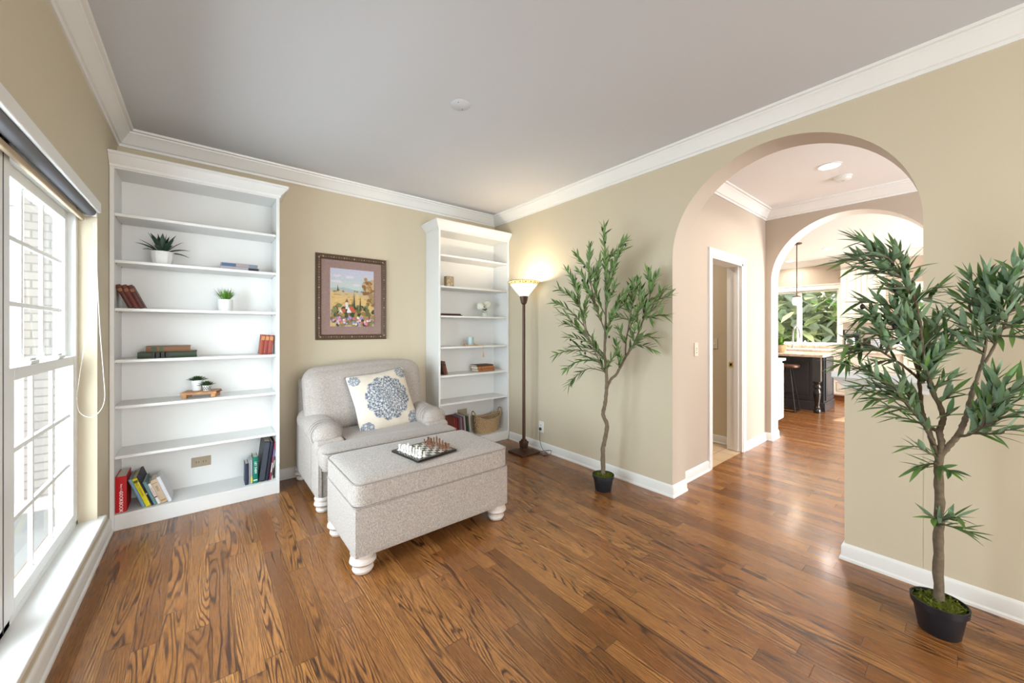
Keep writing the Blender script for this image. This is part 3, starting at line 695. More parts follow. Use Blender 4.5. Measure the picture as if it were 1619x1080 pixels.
# agave
c = Vector((.245, -.16, z2)); t = thing('potted_agave', 'dark green agave in a white faceted pot on the second shelf', 'plant', c)
MB().lathe([(.045, 0), (.052, .006), (.062, .05), (.064, .098), (.058, .098), (.055, .08), (0, .08)], 12, c).build('pot', 'white_ceramic', t, angle=15)
m = MB()
for k in range(17):
    a = k*2.4; el = rad(86-k*4.4); L = .175 if k > 3 else .155
    if k > 9: L = .165
    leafblade(m, c+Vector((.012*cos(a), .012*sin(a), .085)), Vector((cos(a)*cos(el), sin(a)*cos(el)*.62, sin(el))), L, .036, .04+.30*(k/17), .35)
m.build('leaves', 'agave_leaf', t, smooth='all')
# grass
c = Vector((.605, -.17, z3)); t = thing('potted_grass', 'bright green grass in a white textured pot on the third shelf', 'plant', c)
MB().lathe([(.042, 0), (.045, .002), (.047, .092), (.042, .092), (.042, .082), (0, .082)], 32, c, fn=lambda a, z: 1+.02*sin(a*16+z*300)).build('pot', 'white_ceramic', t)
m = MB()
for k in range(110):
    a = random.uniform(0, 2*pi); r = random.uniform(0, .03); el = rad(random.uniform(42, 88))
    leafblade(m, c+Vector((r*cos(a), r*sin(a), .084)), Vector((cos(a)*cos(el), sin(a)*cos(el)*.8, sin(el))), random.uniform(.08, .125), .006, random.uniform(.05, .35), .2, 4)
m.build('leaves', 'grass_leaf', t, smooth='all')
# wooden riser and succulents
z5 = S1[4]; c = Vector((.462, -.17, z5)); R_ = rad(-14); t = thing('wooden_riser', 'small wooden riser with four block feet under two succulents', 'tray', c, R_)
m = MB(); m.xf = WM[t]; m.box(-.105, .105, -.07, .07, .026, .046); m.build('tray_board', 'riser_wood', t, bevel=.002)
for sx in (-1, 1):
    for sy in (-1, 1):
        m = MB(); m.xf = WM[t]; m.box(sx*.085-.014, sx*.085+.014, sy*.05-.014, sy*.05+.014, 0, .026); m.build('foot', 'riser_wood', t, bevel=.002)
    m = MB(); m.xf = WM[t]; m.xf = WM[t] @ Matrix.Translation((sx*.105, 0, .036)) @ Matrix.Rotation(pi/2, 4, 'Y'); m.tube([(-.0, -.05, 0), (0, -.03, sx*.012), (0, .03, sx*.012), (0, .05, 0)], .003, 6); m.build('handle', 'dark_metal', t)
zt_ = z5+.0465
def succulent(c, r, h, label, leaf, n, spread, base='white_ceramic', pattern=False):
    t = thing('potted_succulent', label, 'plant', c)
    MB().lathe([(r*.72, 0), (r*.76, .003), (r, h), (r*.92, h), (r*.9, h-.008), (0, h-.008)], 28, c).build('pot', base, t)
    if pattern:
        m = MB()
        for row in range(3):
            for k in range(12):
                a = 2*pi*(k+.5*(row % 2))/12; zz = h*(.25+.25*row); rr = r*(.76+.24*zz/h)+.0004
                p = Vector((c[0]+rr*cos(a), c[1]+rr*sin(a), c[2]+zz)); tn = Vector((-sin(a), cos(a), 0))*.0045; up = Vector((0, 0, .007))
                m.add([p-up, p+tn, p+up, p-tn], [(0, 1, 2, 3)])
        o_ = m.build('pot_pattern', 'black_plastic', t); o_['label'] = 'dark diamond pattern'
    m = MB()
    for k in range(n):
        a = k*2.4; f_ = k/n; el = rad(75-60*f_); rr = r*.75*f_
        leafblade(m, c+Vector((rr*cos(a), rr*sin(a), h-.006)), Vector((cos(a)*cos(el), sin(a)*cos(el), sin(el))), spread, spread*.42, .1, .5, 4, taper=.8)
    m.build('leaves', leaf, t, smooth='all')
succulent(Vector((.438, -.145, zt_)), .040, .078, 'succulent in a tall plain white pot on the wooden riser', 'succulent_leaf', 44, .045)
succulent(Vector((.492, -.195, zt_)), .029, .040, 'small succulent in a dark patterned pot, front of the riser', 'succulent_leaf', 26, .046, pattern=True)

# ------------------------------------------------------------------ right bookcase ornaments
c = Vector((2.56, -.19, S2[1])); t = thing('trinket_box', 'small gilt patterned square box on the upper right bookcase shelf', 'box', c)
B(2.513, 2.607, -.225, -.165, S2[1]+.0005, S2[1]+.118, col=(.40, .31, .20)).build('body', 'tint_rough', t, bevel=.004)
m = MB(); random.seed(3)
for k in range(26):
    x = random.uniform(2.521, 2.599); z = S2[1]+random.uniform(.01, .108); m.ball((x, -.2255, z), random.uniform(.004, .009), 7, 4, sc=(1, .25, 1), col=random.choice([(.62, .52, .42), (.25, .15, .05), (.65, .5, .2), (.6, .45, .42)]))
m.build('relief', 'tint', t)
# hydrangea vase
c = Vector((3.058, -.17, S2[2])); t = thing('flower_vase', 'white hydrangea blooms in a small glass jar vase', 'vase', c)
MB().lathe([(.034, .0005), (.040, .004), (.040, .07), (.036, .078), (.033, .078), (.036, .07), (.036, .006), (0, .006)], 24, c).build('jar', 'window_glass', t)
MB().lathe([(0, .007), (.034, .007), (.034, .045), (0, .045)], 20, c).build('pebbles', 'white_ceramic', t)
m = MB(); 
for k, q in enumerate(((-.062, 0, .115), (.035, .01, .135), (.005, -.03, .10))):
    m.tube(smoothpath([c+Vector((0, 0, .01)), c+Vector((q[0]*.3, q[1], .06)), c+Vector(q)], 4), .0018, 5)
m.build('stem', 'soft_green', t)
for (dx, dy, dz, r) in ((-.062, 0, .125, .042), (.038, .01, .150, .046)):
    m = MB(); cc = c+Vector((dx, dy, dz)); random.seed(int(dx*1000)+99)
    for k in range(130):
        th = math.acos(1-2*(k+.5)/130); ph = k*2.39996; n = Vector((sin(th)*cos(ph), sin(th)*sin(ph), cos(th))); p = cc+n*r*random.uniform(.9, 1.06)
        a = n.orthogonal().normalized(); b = n.cross(a); g = random.uniform(0, 1); a, b = a*cos(g)+b*sin(g), b*cos(g)-a*sin(g); w_ = .0085
        m.add([p-n*.004, p+a*w_, p+(a+b)*w_*.7+n*.002, p+b*w_, p+(b-a)*w_*.7+n*.002, p-a*w_, p-(a+b)*w_*.7+n*.002, p-b*w_, p+(a-b)*w_*.7+n*.002], [(0, 1, 2), (0, 2, 3), (0, 3, 4), (0, 4, 5), (0, 5, 6), (0, 6, 7), (0, 7, 8), (0, 8, 1)])
    m.ball(cc, r*.88, 12, 8); m.build('bloom', 'petals', t)
m = MB()
for k in range(7):
    a = k*1.1+.3; leafblade(m, c+Vector((0, 0, .075)), Vector((cos(a), sin(a)*.6, .45)), .06, .026, .2, .2)
m.build('leaves', 'soft_green', t, smooth='all')
# candle, beads
c = Vector((2.85, -.17, S2[3])); t = thing('candle_jar', 'pale blue glass candle jar ringed by wooden beads', 'candle', c)
MB().lathe([(.035, .0005), (.040, .004), (.041, .098), (.038, .098), (.037, .07), (0, .07)], 24, c+Vector((0, -.006, 0))).build('jar', 'candle_glass', t)
MB().tube([c+Vector((0, -.006, .07)), c+Vector((.001, -.006, .085))], .001, 5).build('wick', 'black_plastic', t)
t = thing('bead_garland', 'wooden bead garland around the candle with a tassel hanging off the shelf', 'bead garland', c)
m = MB(); path = []
for k in range(46): a = 2*pi*k/30+.5; rr = .062+.016*sin(k*1.3)*.3; path.append((c.x+rr*1.35*cos(a), c.y-.01+rr*sin(a), S2[3]+.007+(.012 if k > 29 else 0)))
for p in path: m.ball(p, .0072, 8, 6)
e = AY(762, 541, -.292); 
for k in range(10): q = Vector((path[-1][0], path[-1][1], S2[3]+.008)).lerp(Vector((2.945, -.283, S2[3]+.008)), (k+1)/10); m.ball(q, .0065, 8, 6)
m.build('beads', 'bead_wood', t)
tp = Vector((2.945, -.302, S2[3]-.004)); m = MB(); m.tube([Vector((2.945, -.283, S2[3]+.006)), Vector((2.945, -.296, S2[3]+.003)), tp, tp-Vector((0, 0, .05))], .0018, 5)
m.lathe([(.0, 0), (.006, -.003), (.007, -.014), (.005, -.018)], 10, tp-Vector((0, 0, .05)))
for k in range(26):
    a = k*2.4; r = .004+.010*random.random(); b = tp-Vector((0, 0, .066)); m.tube([b+Vector((r*.3*cos(a), r*.3*sin(a), 0)), b+Vector((r*cos(a)*1.3, r*.5*sin(a), -.055-random.random()*.01))], .0009, 4)
m.build('tassel', 'bead_wood', t)
# basket
c = Vector((3.092, -.165, zb)); t = thing('wicker_basket', 'oval woven wicker basket with raised handles in the right bookcase', 'basket', c)
m = MB(); N = 48; v = []; f = []; rows = 9
def rim(a): return .165+.045*abs(cos(a))**2.5
for j in range(rows+1):
    for i in range(N):
        a = 2*pi*i/N; k = j/rows; v.append((c.x+(.158+.032*k)*cos(a), c.y+(.090+.022*k)*sin(a), zb+.001+rim(a)*k))
for j in range(rows):
    for i in range(N): f.append((j*N+i, j*N+(i+1) % N, (j+1)*N+(i+1) % N, (j+1)*N+i))
f.append(tuple(range(N-1, -1, -1))); m.add(v, f); o = m.build('body', 'wicker', t); sm = o.modifiers.new('solid', 'SOLIDIFY'); sm.thickness = .008; sm.offset = -1
MB().tube([(c.x+.189*cos(2*pi*i/N), c.y+.112*sin(2*pi*i/N), zb+rim(2*pi*i/N)) for i in range(N)], .006, 6, closed=True).build('rim', 'wicker', t)
for sx in (-1, 1):
    m = MB(); m.tube(smoothpath([Vector((c.x+sx*.184, c.y-.04, zb+.195)), Vector((c.x+sx*.193, c.y-.032, zb+.24)), Vector((c.x+sx*.197, c.y, zb+.262)), Vector((c.x+sx*.193, c.y+.032, zb+.24)), Vector((c.x+sx*.184, c.y+.04, zb+.195))], 6), .007, 7); m.build('handle', 'wicker', t)

# ------------------------------------------------------------------ framed picture
t = thing('framed_picture', 'framed print of hills, red roofed cottages and cypresses above the armchair', 'picture', (1.595, -.001, 1.63))
x0, x1, z0, z1 = 1.268, 1.925, 1.222, 2.028
pr = [(0, 0), (0, .022), (.008, .030), (.020, .024), (.034, .030), (.044, .020), (.050, .008), (.050, 0)]
m = MB(); v = []; f = []; k = len(pr); cor = [(x0, z0, 1, 1), (x1, z0, -1, 1), (x1, z1, -1, -1), (x0, z1, 1, -1)]
for (a, b, sx, sz) in cor:
    for o_, tt in pr: v.append((a+sx*o_, -.002-tt, b+sz*o_))
for i in range(4):
    for j in range(k-1): f.append((i*k+j, i*k+j+1, ((i+1) % 4)*k+j+1, ((i+1) % 4)*k+j))
m.add(v, f, (.10, .058, .036))
for i in range(4):
    (a, b, sx, sz), (a2, b2, sx2, sz2) = cor[i], cor[(i+1) % 4]; n = 26 if i % 2 == 0 else 32
    for q in range(n):
        tq = (q+.5)/n; x = (a+sx*.027)*(1-tq)+(a2+sx2*.027)*tq; z = (b+sz*.027)*(1-tq)+(b2+sz2*.027)*tq
        m.ball((x, -.030, z), .0065 if q % 3 else .009, 6, 4, sc=(1, .6, 1), col=(.20, .13, .08) if q % 4 else (.36, .28, .19))
m.build('frame', 'tint', t, angle=30)
B(x0+.045, x1-.045, -.012, -.004, z0+.045, z1-.045, col=(.30, .20, .175)).build('mat_board', 'tint_rough', t, smooth=False)
px0, px1 = AY(522.5, 430, -.014).x, AY(590.5, 430, -.014).x; pz0, pz1 = AY(522.5, 515.5, -.014).z, AY(522.5, 423.5, -.014).z
m = MB(); PW, PH = px1-px0, pz1-pz0; lay = [0]
def poly(pts, col):
    lay[0] += 1; y = -.0125-.00006*lay[0]; m.add([(px0+PW*a, y, pz0+PH*b) for a, b in pts], [tuple(range(len(pts)))], col)
def blob(a, b, r, col, n=8, sy=1):
    poly([(a+r*cos(2*pi*i/n+1)*random.uniform(.7, 1.2), b+r*.8*sy*sin(2*pi*i/n+1)*random.uniform(.7, 1.2)) for i in range(n)], col)
m.box(px0-.002, px1+.002, -.0125, -.012, pz0-.002, pz1+.002, (.6, .58, .6))
random.seed(12)
for k in range(8): poly([(0, 1-.05*k), (0, .95-.05*k), (1, .95-.05*k), (1, 1-.05*k)], (.46+.02*(k % 3), .47+.012*k, .58-.015*k))
for k in range(7): blob(random.uniform(.1, .8), random.uniform(.72, .95), .10, (.60, .56, .60), sy=.3)
poly([(0, 0), (1, 0), (1, .60), (.8, .63), (.55, .64), (.3, .68), (0, .66)], (.36, .40, .44))
poly([(0, 0), (1, 0), (1, .55), (.7, .59), (.4, .60), (.2, .64), (0, .62)], (.52, .40, .22))
poly([(0, 0), (1, 0), (1, .50), (.6, .53), (.3, .52), (0, .56)], (.62, .42, .17))
for k in range(24): blob(random.uniform(0, .95), random.uniform(.38, .58), .04, random.choice([(.66, .48, .20), (.50, .28, .10), (.55, .40, .2)]), sy=.3)
for k in range(12): blob(random.uniform(0, .9), .60+random.uniform(0, .03), .025, (.25, .22, .12))
poly([(.14, .62), (.16, .73), (.18, .62)], (.12, .12, .08))
for k in range(46): blob(random.uniform(0, 1), random.uniform(.20, .36), .055, random.choice([(.05, .06, .025), (.12, .12, .04), (.26, .16, .05), (.18, .20, .09)]))
poly([(.47, .30), (.485, .50), (.50, .30)], (.04, .06, .04)); poly([(.50, .28), (.53, .60), (.56, .28)], (.04, .055, .035)); poly([(.65, .28), (.675, .54), (.70, .28)], (.05, .065, .04))
poly([(.33, .30), (.33, .43), (.39, .43), (.39, .30)], (.62, .60, .58)); poly([(.32, .42), (.36, .49), (.40, .42)], (.24, .12, .06))
poly([(.16, .21), (.22, .30), (.28, .22)], (.7, .68, .70)); poly([(.22, .30), (.32, .31), (.35, .22), (.28, .22)], (.45, .10, .05))
poly([(.35, .23), (.40, .34), (.47, .24)], (.7, .68, .70)); poly([(.40, .34), (.50, .35), (.57, .25), (.47, .24)], (.50, .10, .05))
for k in range(34): blob(random.uniform(.74, 1), .66+random.uniform(-.10, .18)*1.0, .045, random.choice([(.24, .12, .04), (.40, .22, .08), (.5, .34, .16)]))
for k in range(16): blob(random.uniform(.84, 1), random.uniform(.38, .56), .04, random.choice([(.24, .14, .04), (.34, .22, .10)]))
for k in range(70): blob(random.uniform(0, 1), random.uniform(0, .22), .04, random.choice([(.05, .06, .025), (.16, .12, .05), (.20, .20, .10), (.35, .22, .08)]))
for k in range(46): blob(random.uniform(.02, .98), random.uniform(.02, .17), .028, random.choice([(.65, .25, .40), (.60, .52, .66), (.32, .28, .52), (.70, .45, .42), (.55, .12, .12), (.7, .66, .6)]))
# keep paint inside the sheet
for v_ in m.v: v_.x = max(px0-.002, min(px1+.002, v_.x)); v_.z = max(pz0-.002, min(pz1+.002, v_.z))
m.build('print', 'canvas_paint', t, smooth=False)

# ------------------------------------------------------------------ armchair
def lathe_foot(parent, x, y, ztop, sc=1.0):
    p = [(.022, 0), (.034, .004), (.040, .018), (.038, .030), (.031, .036), (.031, .040), (.043, .046), (.050, .058), (.048, .070), (.038, .078), (.038, .084), (.046, .090), (.048, .10), (.044, ztop/sc)]
    MB().lathe([(r*sc*1.28, z*sc) for r, z in p], 24, (x, y, 0)).build('foot', 'feet_white', parent)
ch = thing('armchair', 'wide light grey linen rolled arm chair against the back wall', 'armchair', (1.63, -.5, 0))
AXL, AXR = 1.095, 2.175; BF = -.90
for x in (1.15, 2.12):
    lathe_foot(ch, x, -.85, .115); lathe_foot(ch, x, -.10, .115)
m = MB()
m.cushion(((AXL+AXR)/2, (BF-.04)/2, .245), (AXR-AXL-.01, -.04-BF, .27), .022, N=10)
m.build('base', 'linen', ch)
# side panels and rolled arms
def arm(x0, x1, outer):
    xm = (x0+x1)/2; m = MB()
    m.cushion((xm, (-.08+BF+.03)/2, .30), (x1-x0, -.08-BF-.03, .42), .03, N=10)
    def fn(o, q):
        # drop towards the front, swell at the roll
        tt = (q.y+1)/2; o.z += .030*tt-.012*(1-tt)**3; o.x *= 1+.04*(1-tt); return o
    m.cushion((xm+(-.004 if outer < 0 else .004), (-.12+BF+.07)/2, .520), (.218, -.12-BF-.07, .185), (.100, .085, .090), fn=fn, N=18)
    a = m.build('arm', 'linen', ch, smooth='all')
    # pleats of the roll front
    m = MB(); yf = BF+.07
    for k in range(3):
        yy = yf+.055+.048*k; pts = []
        for i in range(13):
            th = rad(-35+ (215*i/12)); th = pi-th if outer > 0 else th
            r_x = .110+.002; r_z = .092
            pts.append((xm-(.004 if outer < 0 else -.004)+r_x*cos(pi-th), yy+.05*sin(th)*(.5), .520+.008-.0*k+r_z*sin(pi-th)))
        m.tube(pts, .0022, 5)
    m.build('pleat', 'piping_cloth', a)
arm(AXL, AXL+.205, -1); arm(AXR-.205, AXR, 1)
# back frame and back cushion
m = MB(); m.cushion(((AXL+AXR)/2, -.10, .50), (AXR-AXL-.04, .13, .80), .05, N=12, fn=lambda o, q: Vector((o.x, o.y+.02*q.z, o.z))); m.build('back_frame', 'linen', ch)
random.seed(5)
def backfn(o, q):
    o.z += .010*sin(q.x*3.2+1.2)*(q.z > .3)*q.z; o.y += -.030*(1-q.x**2)*(1-q.z**2)*(1 if q.y < 0 else 0)
    o.y += .075*(q.z)
    o.z += .016*q.x*(q.z > 0)
    o.y += .006*sin(q.x*9+q.z*2)*(q.y < 0)
    return o
m = MB(); m.cushion(((AXL+AXR)/2-.005, -.325, .745), (1.035, .21, .545), (.13, .085, .12), N=26, fn=backfn); bc = m.build('back_cushion', 'linen', ch, smooth='all')
for w_ in (.0,):
    m = MB(); pts = []
    for i in range(60):
        a = 2*pi*i/60; cx_, cz_ = cos(a), sin(a); e = 4.2
        X_ = abs(cx_)**(2/e)*(1 if cx_ > 0 else -1); Z_ = abs(cz_)**(2/e)*(1 if cz_ > 0 else -1)
        o_ = backfn(Vector((X_*.500, .045, Z_*.262)), Vector((X_, .3, Z_))); pts.append(o_+Vector(((AXL+AXR)/2-.005, -.325+.0, .745)))
    m.tube(pts, .0045, 6, closed=True); m.build('piping', 'piping_cloth', bc)
# T-shaped seat cushion
TF = -1.045
def tline(inset, z, n=6):
    x0, x1 = AXL+.012+inset, AXR-.012-inset; yb, ys, yf = -.22, BF+.045-inset*0, TF+inset; xi0, xi1 = AXL+.215, AXR-.215
    pts = []
    def corner(cx_, cy_, r, a0, a1):
        for i in range(n+1): a = a0+(a1-a0)*i/n; pts.append((cx_+r*cos(a), cy_+r*sin(a), z))
    r = .045
    corner(x0+r, yf+r, r, pi, 1.5*pi); corner(x1-r, yf+r, r, 1.5*pi, 2*pi); corner(x1-r*.7, ys-r*.7, r*.7, 0, .5*pi)
    pts.append((xi1, ys, z)); pts.append((xi1, yb, z)); pts.append((xi0, yb, z)); pts.append((xi0, ys, z)); corner(x0+r*.7, ys-r*.7, r*.7, .5*pi, pi)
    return pts
m = MB()
rings = [tline(.012, .335), tline(.002, .352), tline(-.004, .40), tline(.0, .452), tline(.010, .470), tline(.030, .482), tline(.06, .487)]
v = []; f = []; n = len(rings[0])
for r in rings: v += r
for j in range(len(rings)-1):
    for i in range(n): f.append((j*n+i, j*n+(i+1) % n, (j+1)*n+(i+1) % n, (j+1)*n+i))
f.append(tuple(range(n))[::-1]); f.append(tuple((len(rings)-1)*n+i for i in range(n))); m.add(v, f)
sc = m.build('seat_cushion', 'linen', ch, angle=70)
m = MB()
for z_, ins in ((.462, .001), (.343, .003)): m.tube(tline(ins, z_)[:21], .0045, 6)
m.build('piping', 'piping_cloth', sc)
m = MB(); m.tube([(AXL+.03, BF-.002, .32), (AXL+.03, BF-.002, .12)], .004, 6); m.tube([(AXL+.001, -.72, .47), (AXL+.001, -.72, .12)], .003, 6); m.build('welt', 'piping_cloth', ch)

# scatter cushion
PM = Matrix.Translation((1.700, -.55, .690)) @ Matrix.Rotation(rad(4), 4, 'Z') @ Matrix.Rotation(rad(-24), 4, 'X') @ Matrix.Rotation(rad(-6), 4, 'Y') @ Matrix.Scale(1.10, 4)
pl = bpy.data.objects.new('throw_pillow', None); COL.objects.link(pl); pl.matrix_world = PM; WM[pl] = PM.copy(); tag(pl, 'square cream pillow with slate blue mandala leaning in the armchair', 'pillow')
def pil(o, q):
    e = max(abs(q.x), abs(q.z)); k = (1-q.x**2)*(1-q.z**2)
    o.y = (1 if q.y > 0 else -1)*abs(q.y)*(.010+.075*k**.55); s_ = 1-.05*(1-abs(q.x*q.z)); o.x *= s_*1.0; o.z *= s_
    o.y += .004*sin(q.x*11+q.z*5)*k; return o
m = MB(); m.xf = PM; m.cushion((0, 0, 0), (.485, .17, .485), (.012, .008, .012), fn=pil, N=26); pc = m.build('cover', 'mandala_cotton', pl, smooth='all')
m = MB(); m.xf = PM; pts = []
for i in range(64):
    a = i/64*4; sd = int(a); q = (a-sd)*2-1
    X_, Z_ = ((q, -1), (1, q), (-q, 1), (-1, -q))[sd]; s_ = 1-.05*(1-abs(X_*Z_)); pts.append((X_*.2435*s_, 0, Z_*.2435*s_))
m.tube(pts, .004, 5, closed=True); m.build('piping', 'shade_grey', pc)

# ------------------------------------------------------------------ ottoman
ot = thing('ottoman', 'rectangular light grey linen ottoman in front of the armchair', 'ottoman', (1.605, -1.5, 0))
OX0, OX1, OY0, OY1 = 1.09, 2.12, -1.79, -1.19
for x in (OX0+.062, OX1-.062):
    for y in (OY0+.062, OY1-.062): lathe_foot(ot, x, y, .108, 1.1)
m = MB(); m.cushion(((OX0+OX1)/2, (OY0+OY1)/2, .236), (OX1-OX0-.004, OY1-OY0-.004, .272), .014, N=10); ob = m.build('base', 'linen', ot)
m = MB(); m.cushion(((OX0+OX1)/2, (OY0+OY1)/2, .438), (OX1-OX0, OY1-OY0, .140), (.050, .050, .026), puff=.016, N=20, fn=lambda o, q: Vector((o.x, o.y, o.z if o.z > 0 else -.069+.3*(o.z+.07)))); oc = m.build('top_cushion', 'linen', ot, smooth='all')
def rrect(x0, x1, y0, y1, r, z, n=6):
    p = []
    for cx_, cy_, a0 in ((x0+r, y0+r, pi), (x1-r, y0+r, 1.5*pi), (x1-r, y1-r, 0), (x0+r, y1-r, .5*pi)):
        for i in range(n+1): a = a0+.5*pi*i/n; p.append((cx_+r*cos(a), cy_+r*sin(a), z))
    return p
MB().tube(rrect(OX0+.001, OX1-.001, OY0+.001, OY1-.001, .05, .492), .0045, 6, closed=True).build('piping', 'piping_cloth', oc)
MB().tube(rrect(OX0+.001, OX1-.001, OY0+.001, OY1-.001, .03, .370), .0045, 6, closed=True).build('welt', 'piping_cloth', ob)

# chess set
CZ = .5238
CB = Matrix.Translation((1.585, -1.585, CZ)) @ Matrix.Rotation(rad(9), 4, 'Z')
cb = bpy.data.objects.new('chess_board', None); COL.objects.link(cb); cb.matrix_world = CB; WM[cb] = CB.copy(); tag(cb, 'black bordered stone chess board lying on the ottoman', 'chess board')
HB = .148; q = .0315
m = MB(); m.xf = CB; m.box(-HB, HB, -HB, HB, 0, .014); m.build('border', 'black_gloss', cb, bevel=.002)
m = MB(); m.xf = CB
for i in range(8):
    for j in range(8): m.box((i-4)*q, (i-3)*q, (j-4)*q, (j-3)*q, .014, .0148, col=(.62, .58, .52) if (i+j) % 2 else (.06, .065, .06))
m.build('squares', 'tint_gloss', cb, smooth=False)
PR = {'pawn': ([(.0095, 0), (.0095, .003), (.006, .006), (.0038, .012), (.0035, .018), (.0055, .020), (.003, .021), (.0052, .025), (.0052, .028), (0, .032)], None),
 'rook': ([(.0115, 0), (.0115, .004), (.008, .007), (.006, .014), (.006, .026), (.0085, .029), (.0085, .036), (.006, .036), (.006, .033), (0, .033)], None),
 'knight': ([(.0115, 0), (.0115, .004), (.008, .008), (.006, .012), (0, .013)], 'k'),
 'bishop': ([(.0115, 0), (.0115, .004), (.007, .008), (.0045, .018), (.0045, .028), (.007, .030), (.004, .032), (.0062, .038), (.004, .045), (.0015, .048), (0, .050)], None),
 'queen': ([(.012, 0), (.012, .004), (.008, .008), (.005, .020), (.005, .034), (.008, .037), (.0045, .039), (.008, .048), (.005, .050), (.002, .053), (0, .055)], None),
 'king': ([(.0125, 0), (.0125, .004), (.008, .008), (.0055, .022), (.0055, .038), (.0085, .041), (.005, .043), (.0078, .052), (.004, .055), (0, .056)], 'x')}
def piece(kind, side):
    p, ex = PR[kind]; m = MB(); m.lathe(p, 16)
    if ex == 'x': m.box(-.0012, .0012, -.0012, .0012, .055, .065).box(-.0035, .0035, -.0012, .0012, .059, .062)
    if ex == 'k': m.prism([(-.006, .010), (.006, .010), (.004, .022), (.008, .026), (.0105, .029), (.0095, .033), (.003, .036), (.001, .041), (-.001, .037), (-.006, .032), (-.007, .022)], -.004, .004, 'y')
    return m.build('chess_'+kind, 'chess_white' if side == 'w' else 'chess_brown', origin=(0, 0, 0), angle=50)
rank = ['rook', 'knight', 'bishop', 'queen', 'king', 'bishop', 'knight', 'rook']
for side, r0, r1, nm in (('w', 0, 1, 'white'), ('b', 7, 6, 'brown')):
    protos = {}
    def put(kind, i, j, dx=0, dy=0):
        if kind not in protos: o_ = protos[kind] = piece(kind, side)
        else: o_ = protos[kind].copy(); COL.objects.link(o_)
        p = CB @ Vector(((i-3.5)*q+dx, (j-3.5)*q+dy, .0149)); o_.location = p; o_.rotation_euler = (0, 0, 0 if side == 'w' else pi)
        tag(o_, 'carved %s stone chess %s on the board' % (nm, kind) if kind in ('king', 'queen') else 'one of the carved %s stone chess %ss on the board' % (nm, kind), 'chess piece', None if kind in ('king', 'queen') else '%s chess %ss' % (nm, kind))
    for j in range(8):
        put(rank[j], r0, j); put('pawn', r1+((1 if side == 'w' else -1) if j in (3, 4) else 0), j)

# ------------------------------------------------------------------ floor lamp
LB = Vector((3.125, -.80, 0)); t = thing('floor_lamp', 'tall bronze torchiere floor lamp with lit stained glass shade', 'lamp', LB)
m = MB()
def frus(m, x, y, z0, z1, a, b): m.add([(x-a, y-a, z0), (x+a, y-a, z0), (x+a, y+a, z0), (x-a, y+a, z0), (x-b, y-b, z1), (x+b, y-b, z1), (x+b, y+b, z1), (x-b, y+b, z1)], [(3, 2, 1, 0), (4, 5, 6, 7), (0, 1, 5, 4), (1, 2, 6, 5), (2, 3, 7, 6), (3, 0, 4, 7)])
frus(m, LB.x, LB.y, 0, .018, .122, .122); frus(m, LB.x, LB.y, .018, .04, .112, .06); frus(m, LB.x, LB.y, .04, .05, .04, .036); frus(m, LB.x, LB.y, .05, .11, .030, .036); frus(m, LB.x, LB.y, .11, .125, .040, .034); frus(m, LB.x, LB.y, .125, .145, .028, .020)
m.build('base', 'bronze', t, bevel=.003)
MB().lathe([(.0175, .14), (.0165, .7), (.0155, 1.60)], 14, (LB.x, LB.y, 0)).build('pole', 'bronze', t)
MB().lathe([(.016, 1.585), (.030, 1.60), (.040, 1.64), (.046, 1.675), (.043, 1.675), (.02, 1.62)], 8, (LB.x, LB.y, 0)).build('cup', 'bronze', t, angle=20)
n = 8; zl, zh, rl, rh = 1.672, 1.832, .043, .172; zm = zh-.032; rm = rl+(rh-rl)*(zm-zl)/(zh-zl)
sh = MB().lathe([(rl, zl), (rm, zm)], n, (LB.x, LB.y, 0), cap=False).build('glass_shade', 'lamp_glass', t, angle=5)
MB().lathe([(rm, zm), (rh, zh)], n, (LB.x, LB.y, 0), cap=False, fn=None).build('glass_border', 'lamp_glass_border', sh, angle=5)
m = MB()
for i in range(n*3):
    a = 2*pi*i/(n*3); k = cos(pi/n)/cos(((a+pi/n) % (2*pi/n))-pi/n) if True else 1
    k = cos(pi/n)/cos((a % (2*pi/n))-pi/n)
    m.tube([(LB.x+rl*k*cos(a), LB.y+rl*k*sin(a), zl), (LB.x+rh*k*cos(a), LB.y+rh*k*sin(a), zh)] if i % 3 == 0 else [(LB.x+rl*k*cos(a), LB.y+rl*k*sin(a), zl), (LB.x+rm*k*cos(a), LB.y+rm*k*sin(a), zm)], .0014 if i % 3 == 0 else .0006, 5)
m.tube([(LB.x+rh*cos(2*pi*i/n), LB.y+rh*sin(2*pi*i/n), zh) for i in range(n)], .0024, 6, closed=True)
wav = []
for i in range(96):
    a = 2*pi*i/96; k = cos(pi/n)/cos((a % (2*pi/n))-pi/n); zz = zm+.006*sin(a*16); rr = (rl+(rh-rl)*(zz-zl)/(zh-zl))*k*1.004; wav.append((LB.x+rr*cos(a), LB.y+rr*sin(a), zz))
m.tube(wav, .0016, 5, closed=True)
for i in range(16):
    a = 2*pi*(i+.5)/16; k = cos(pi/n)/cos((a % (2*pi/n))-pi/n); zz = (zm+zh)/2; rr = (rl+(rh-rl)*(zz-zl)/(zh-zl))*k; m.ball((LB.x+rr*cos(a), LB.y+rr*sin(a), zz), .009, 7, 5, sc=(.6, .6, 1))
m.build('leading', 'dark_metal', sh)
bl_ = bpy.data.lights.new('lamp_bulb', 'POINT'); bl_.energy = 10; bl_.color = (1, .86, .68); bl_.shadow_soft_size = .035
bo = bpy.data.objects.new('lamp_bulb', bl_); COL.objects.link(bo); bo.location = (LB.x, LB.y, 1.79)
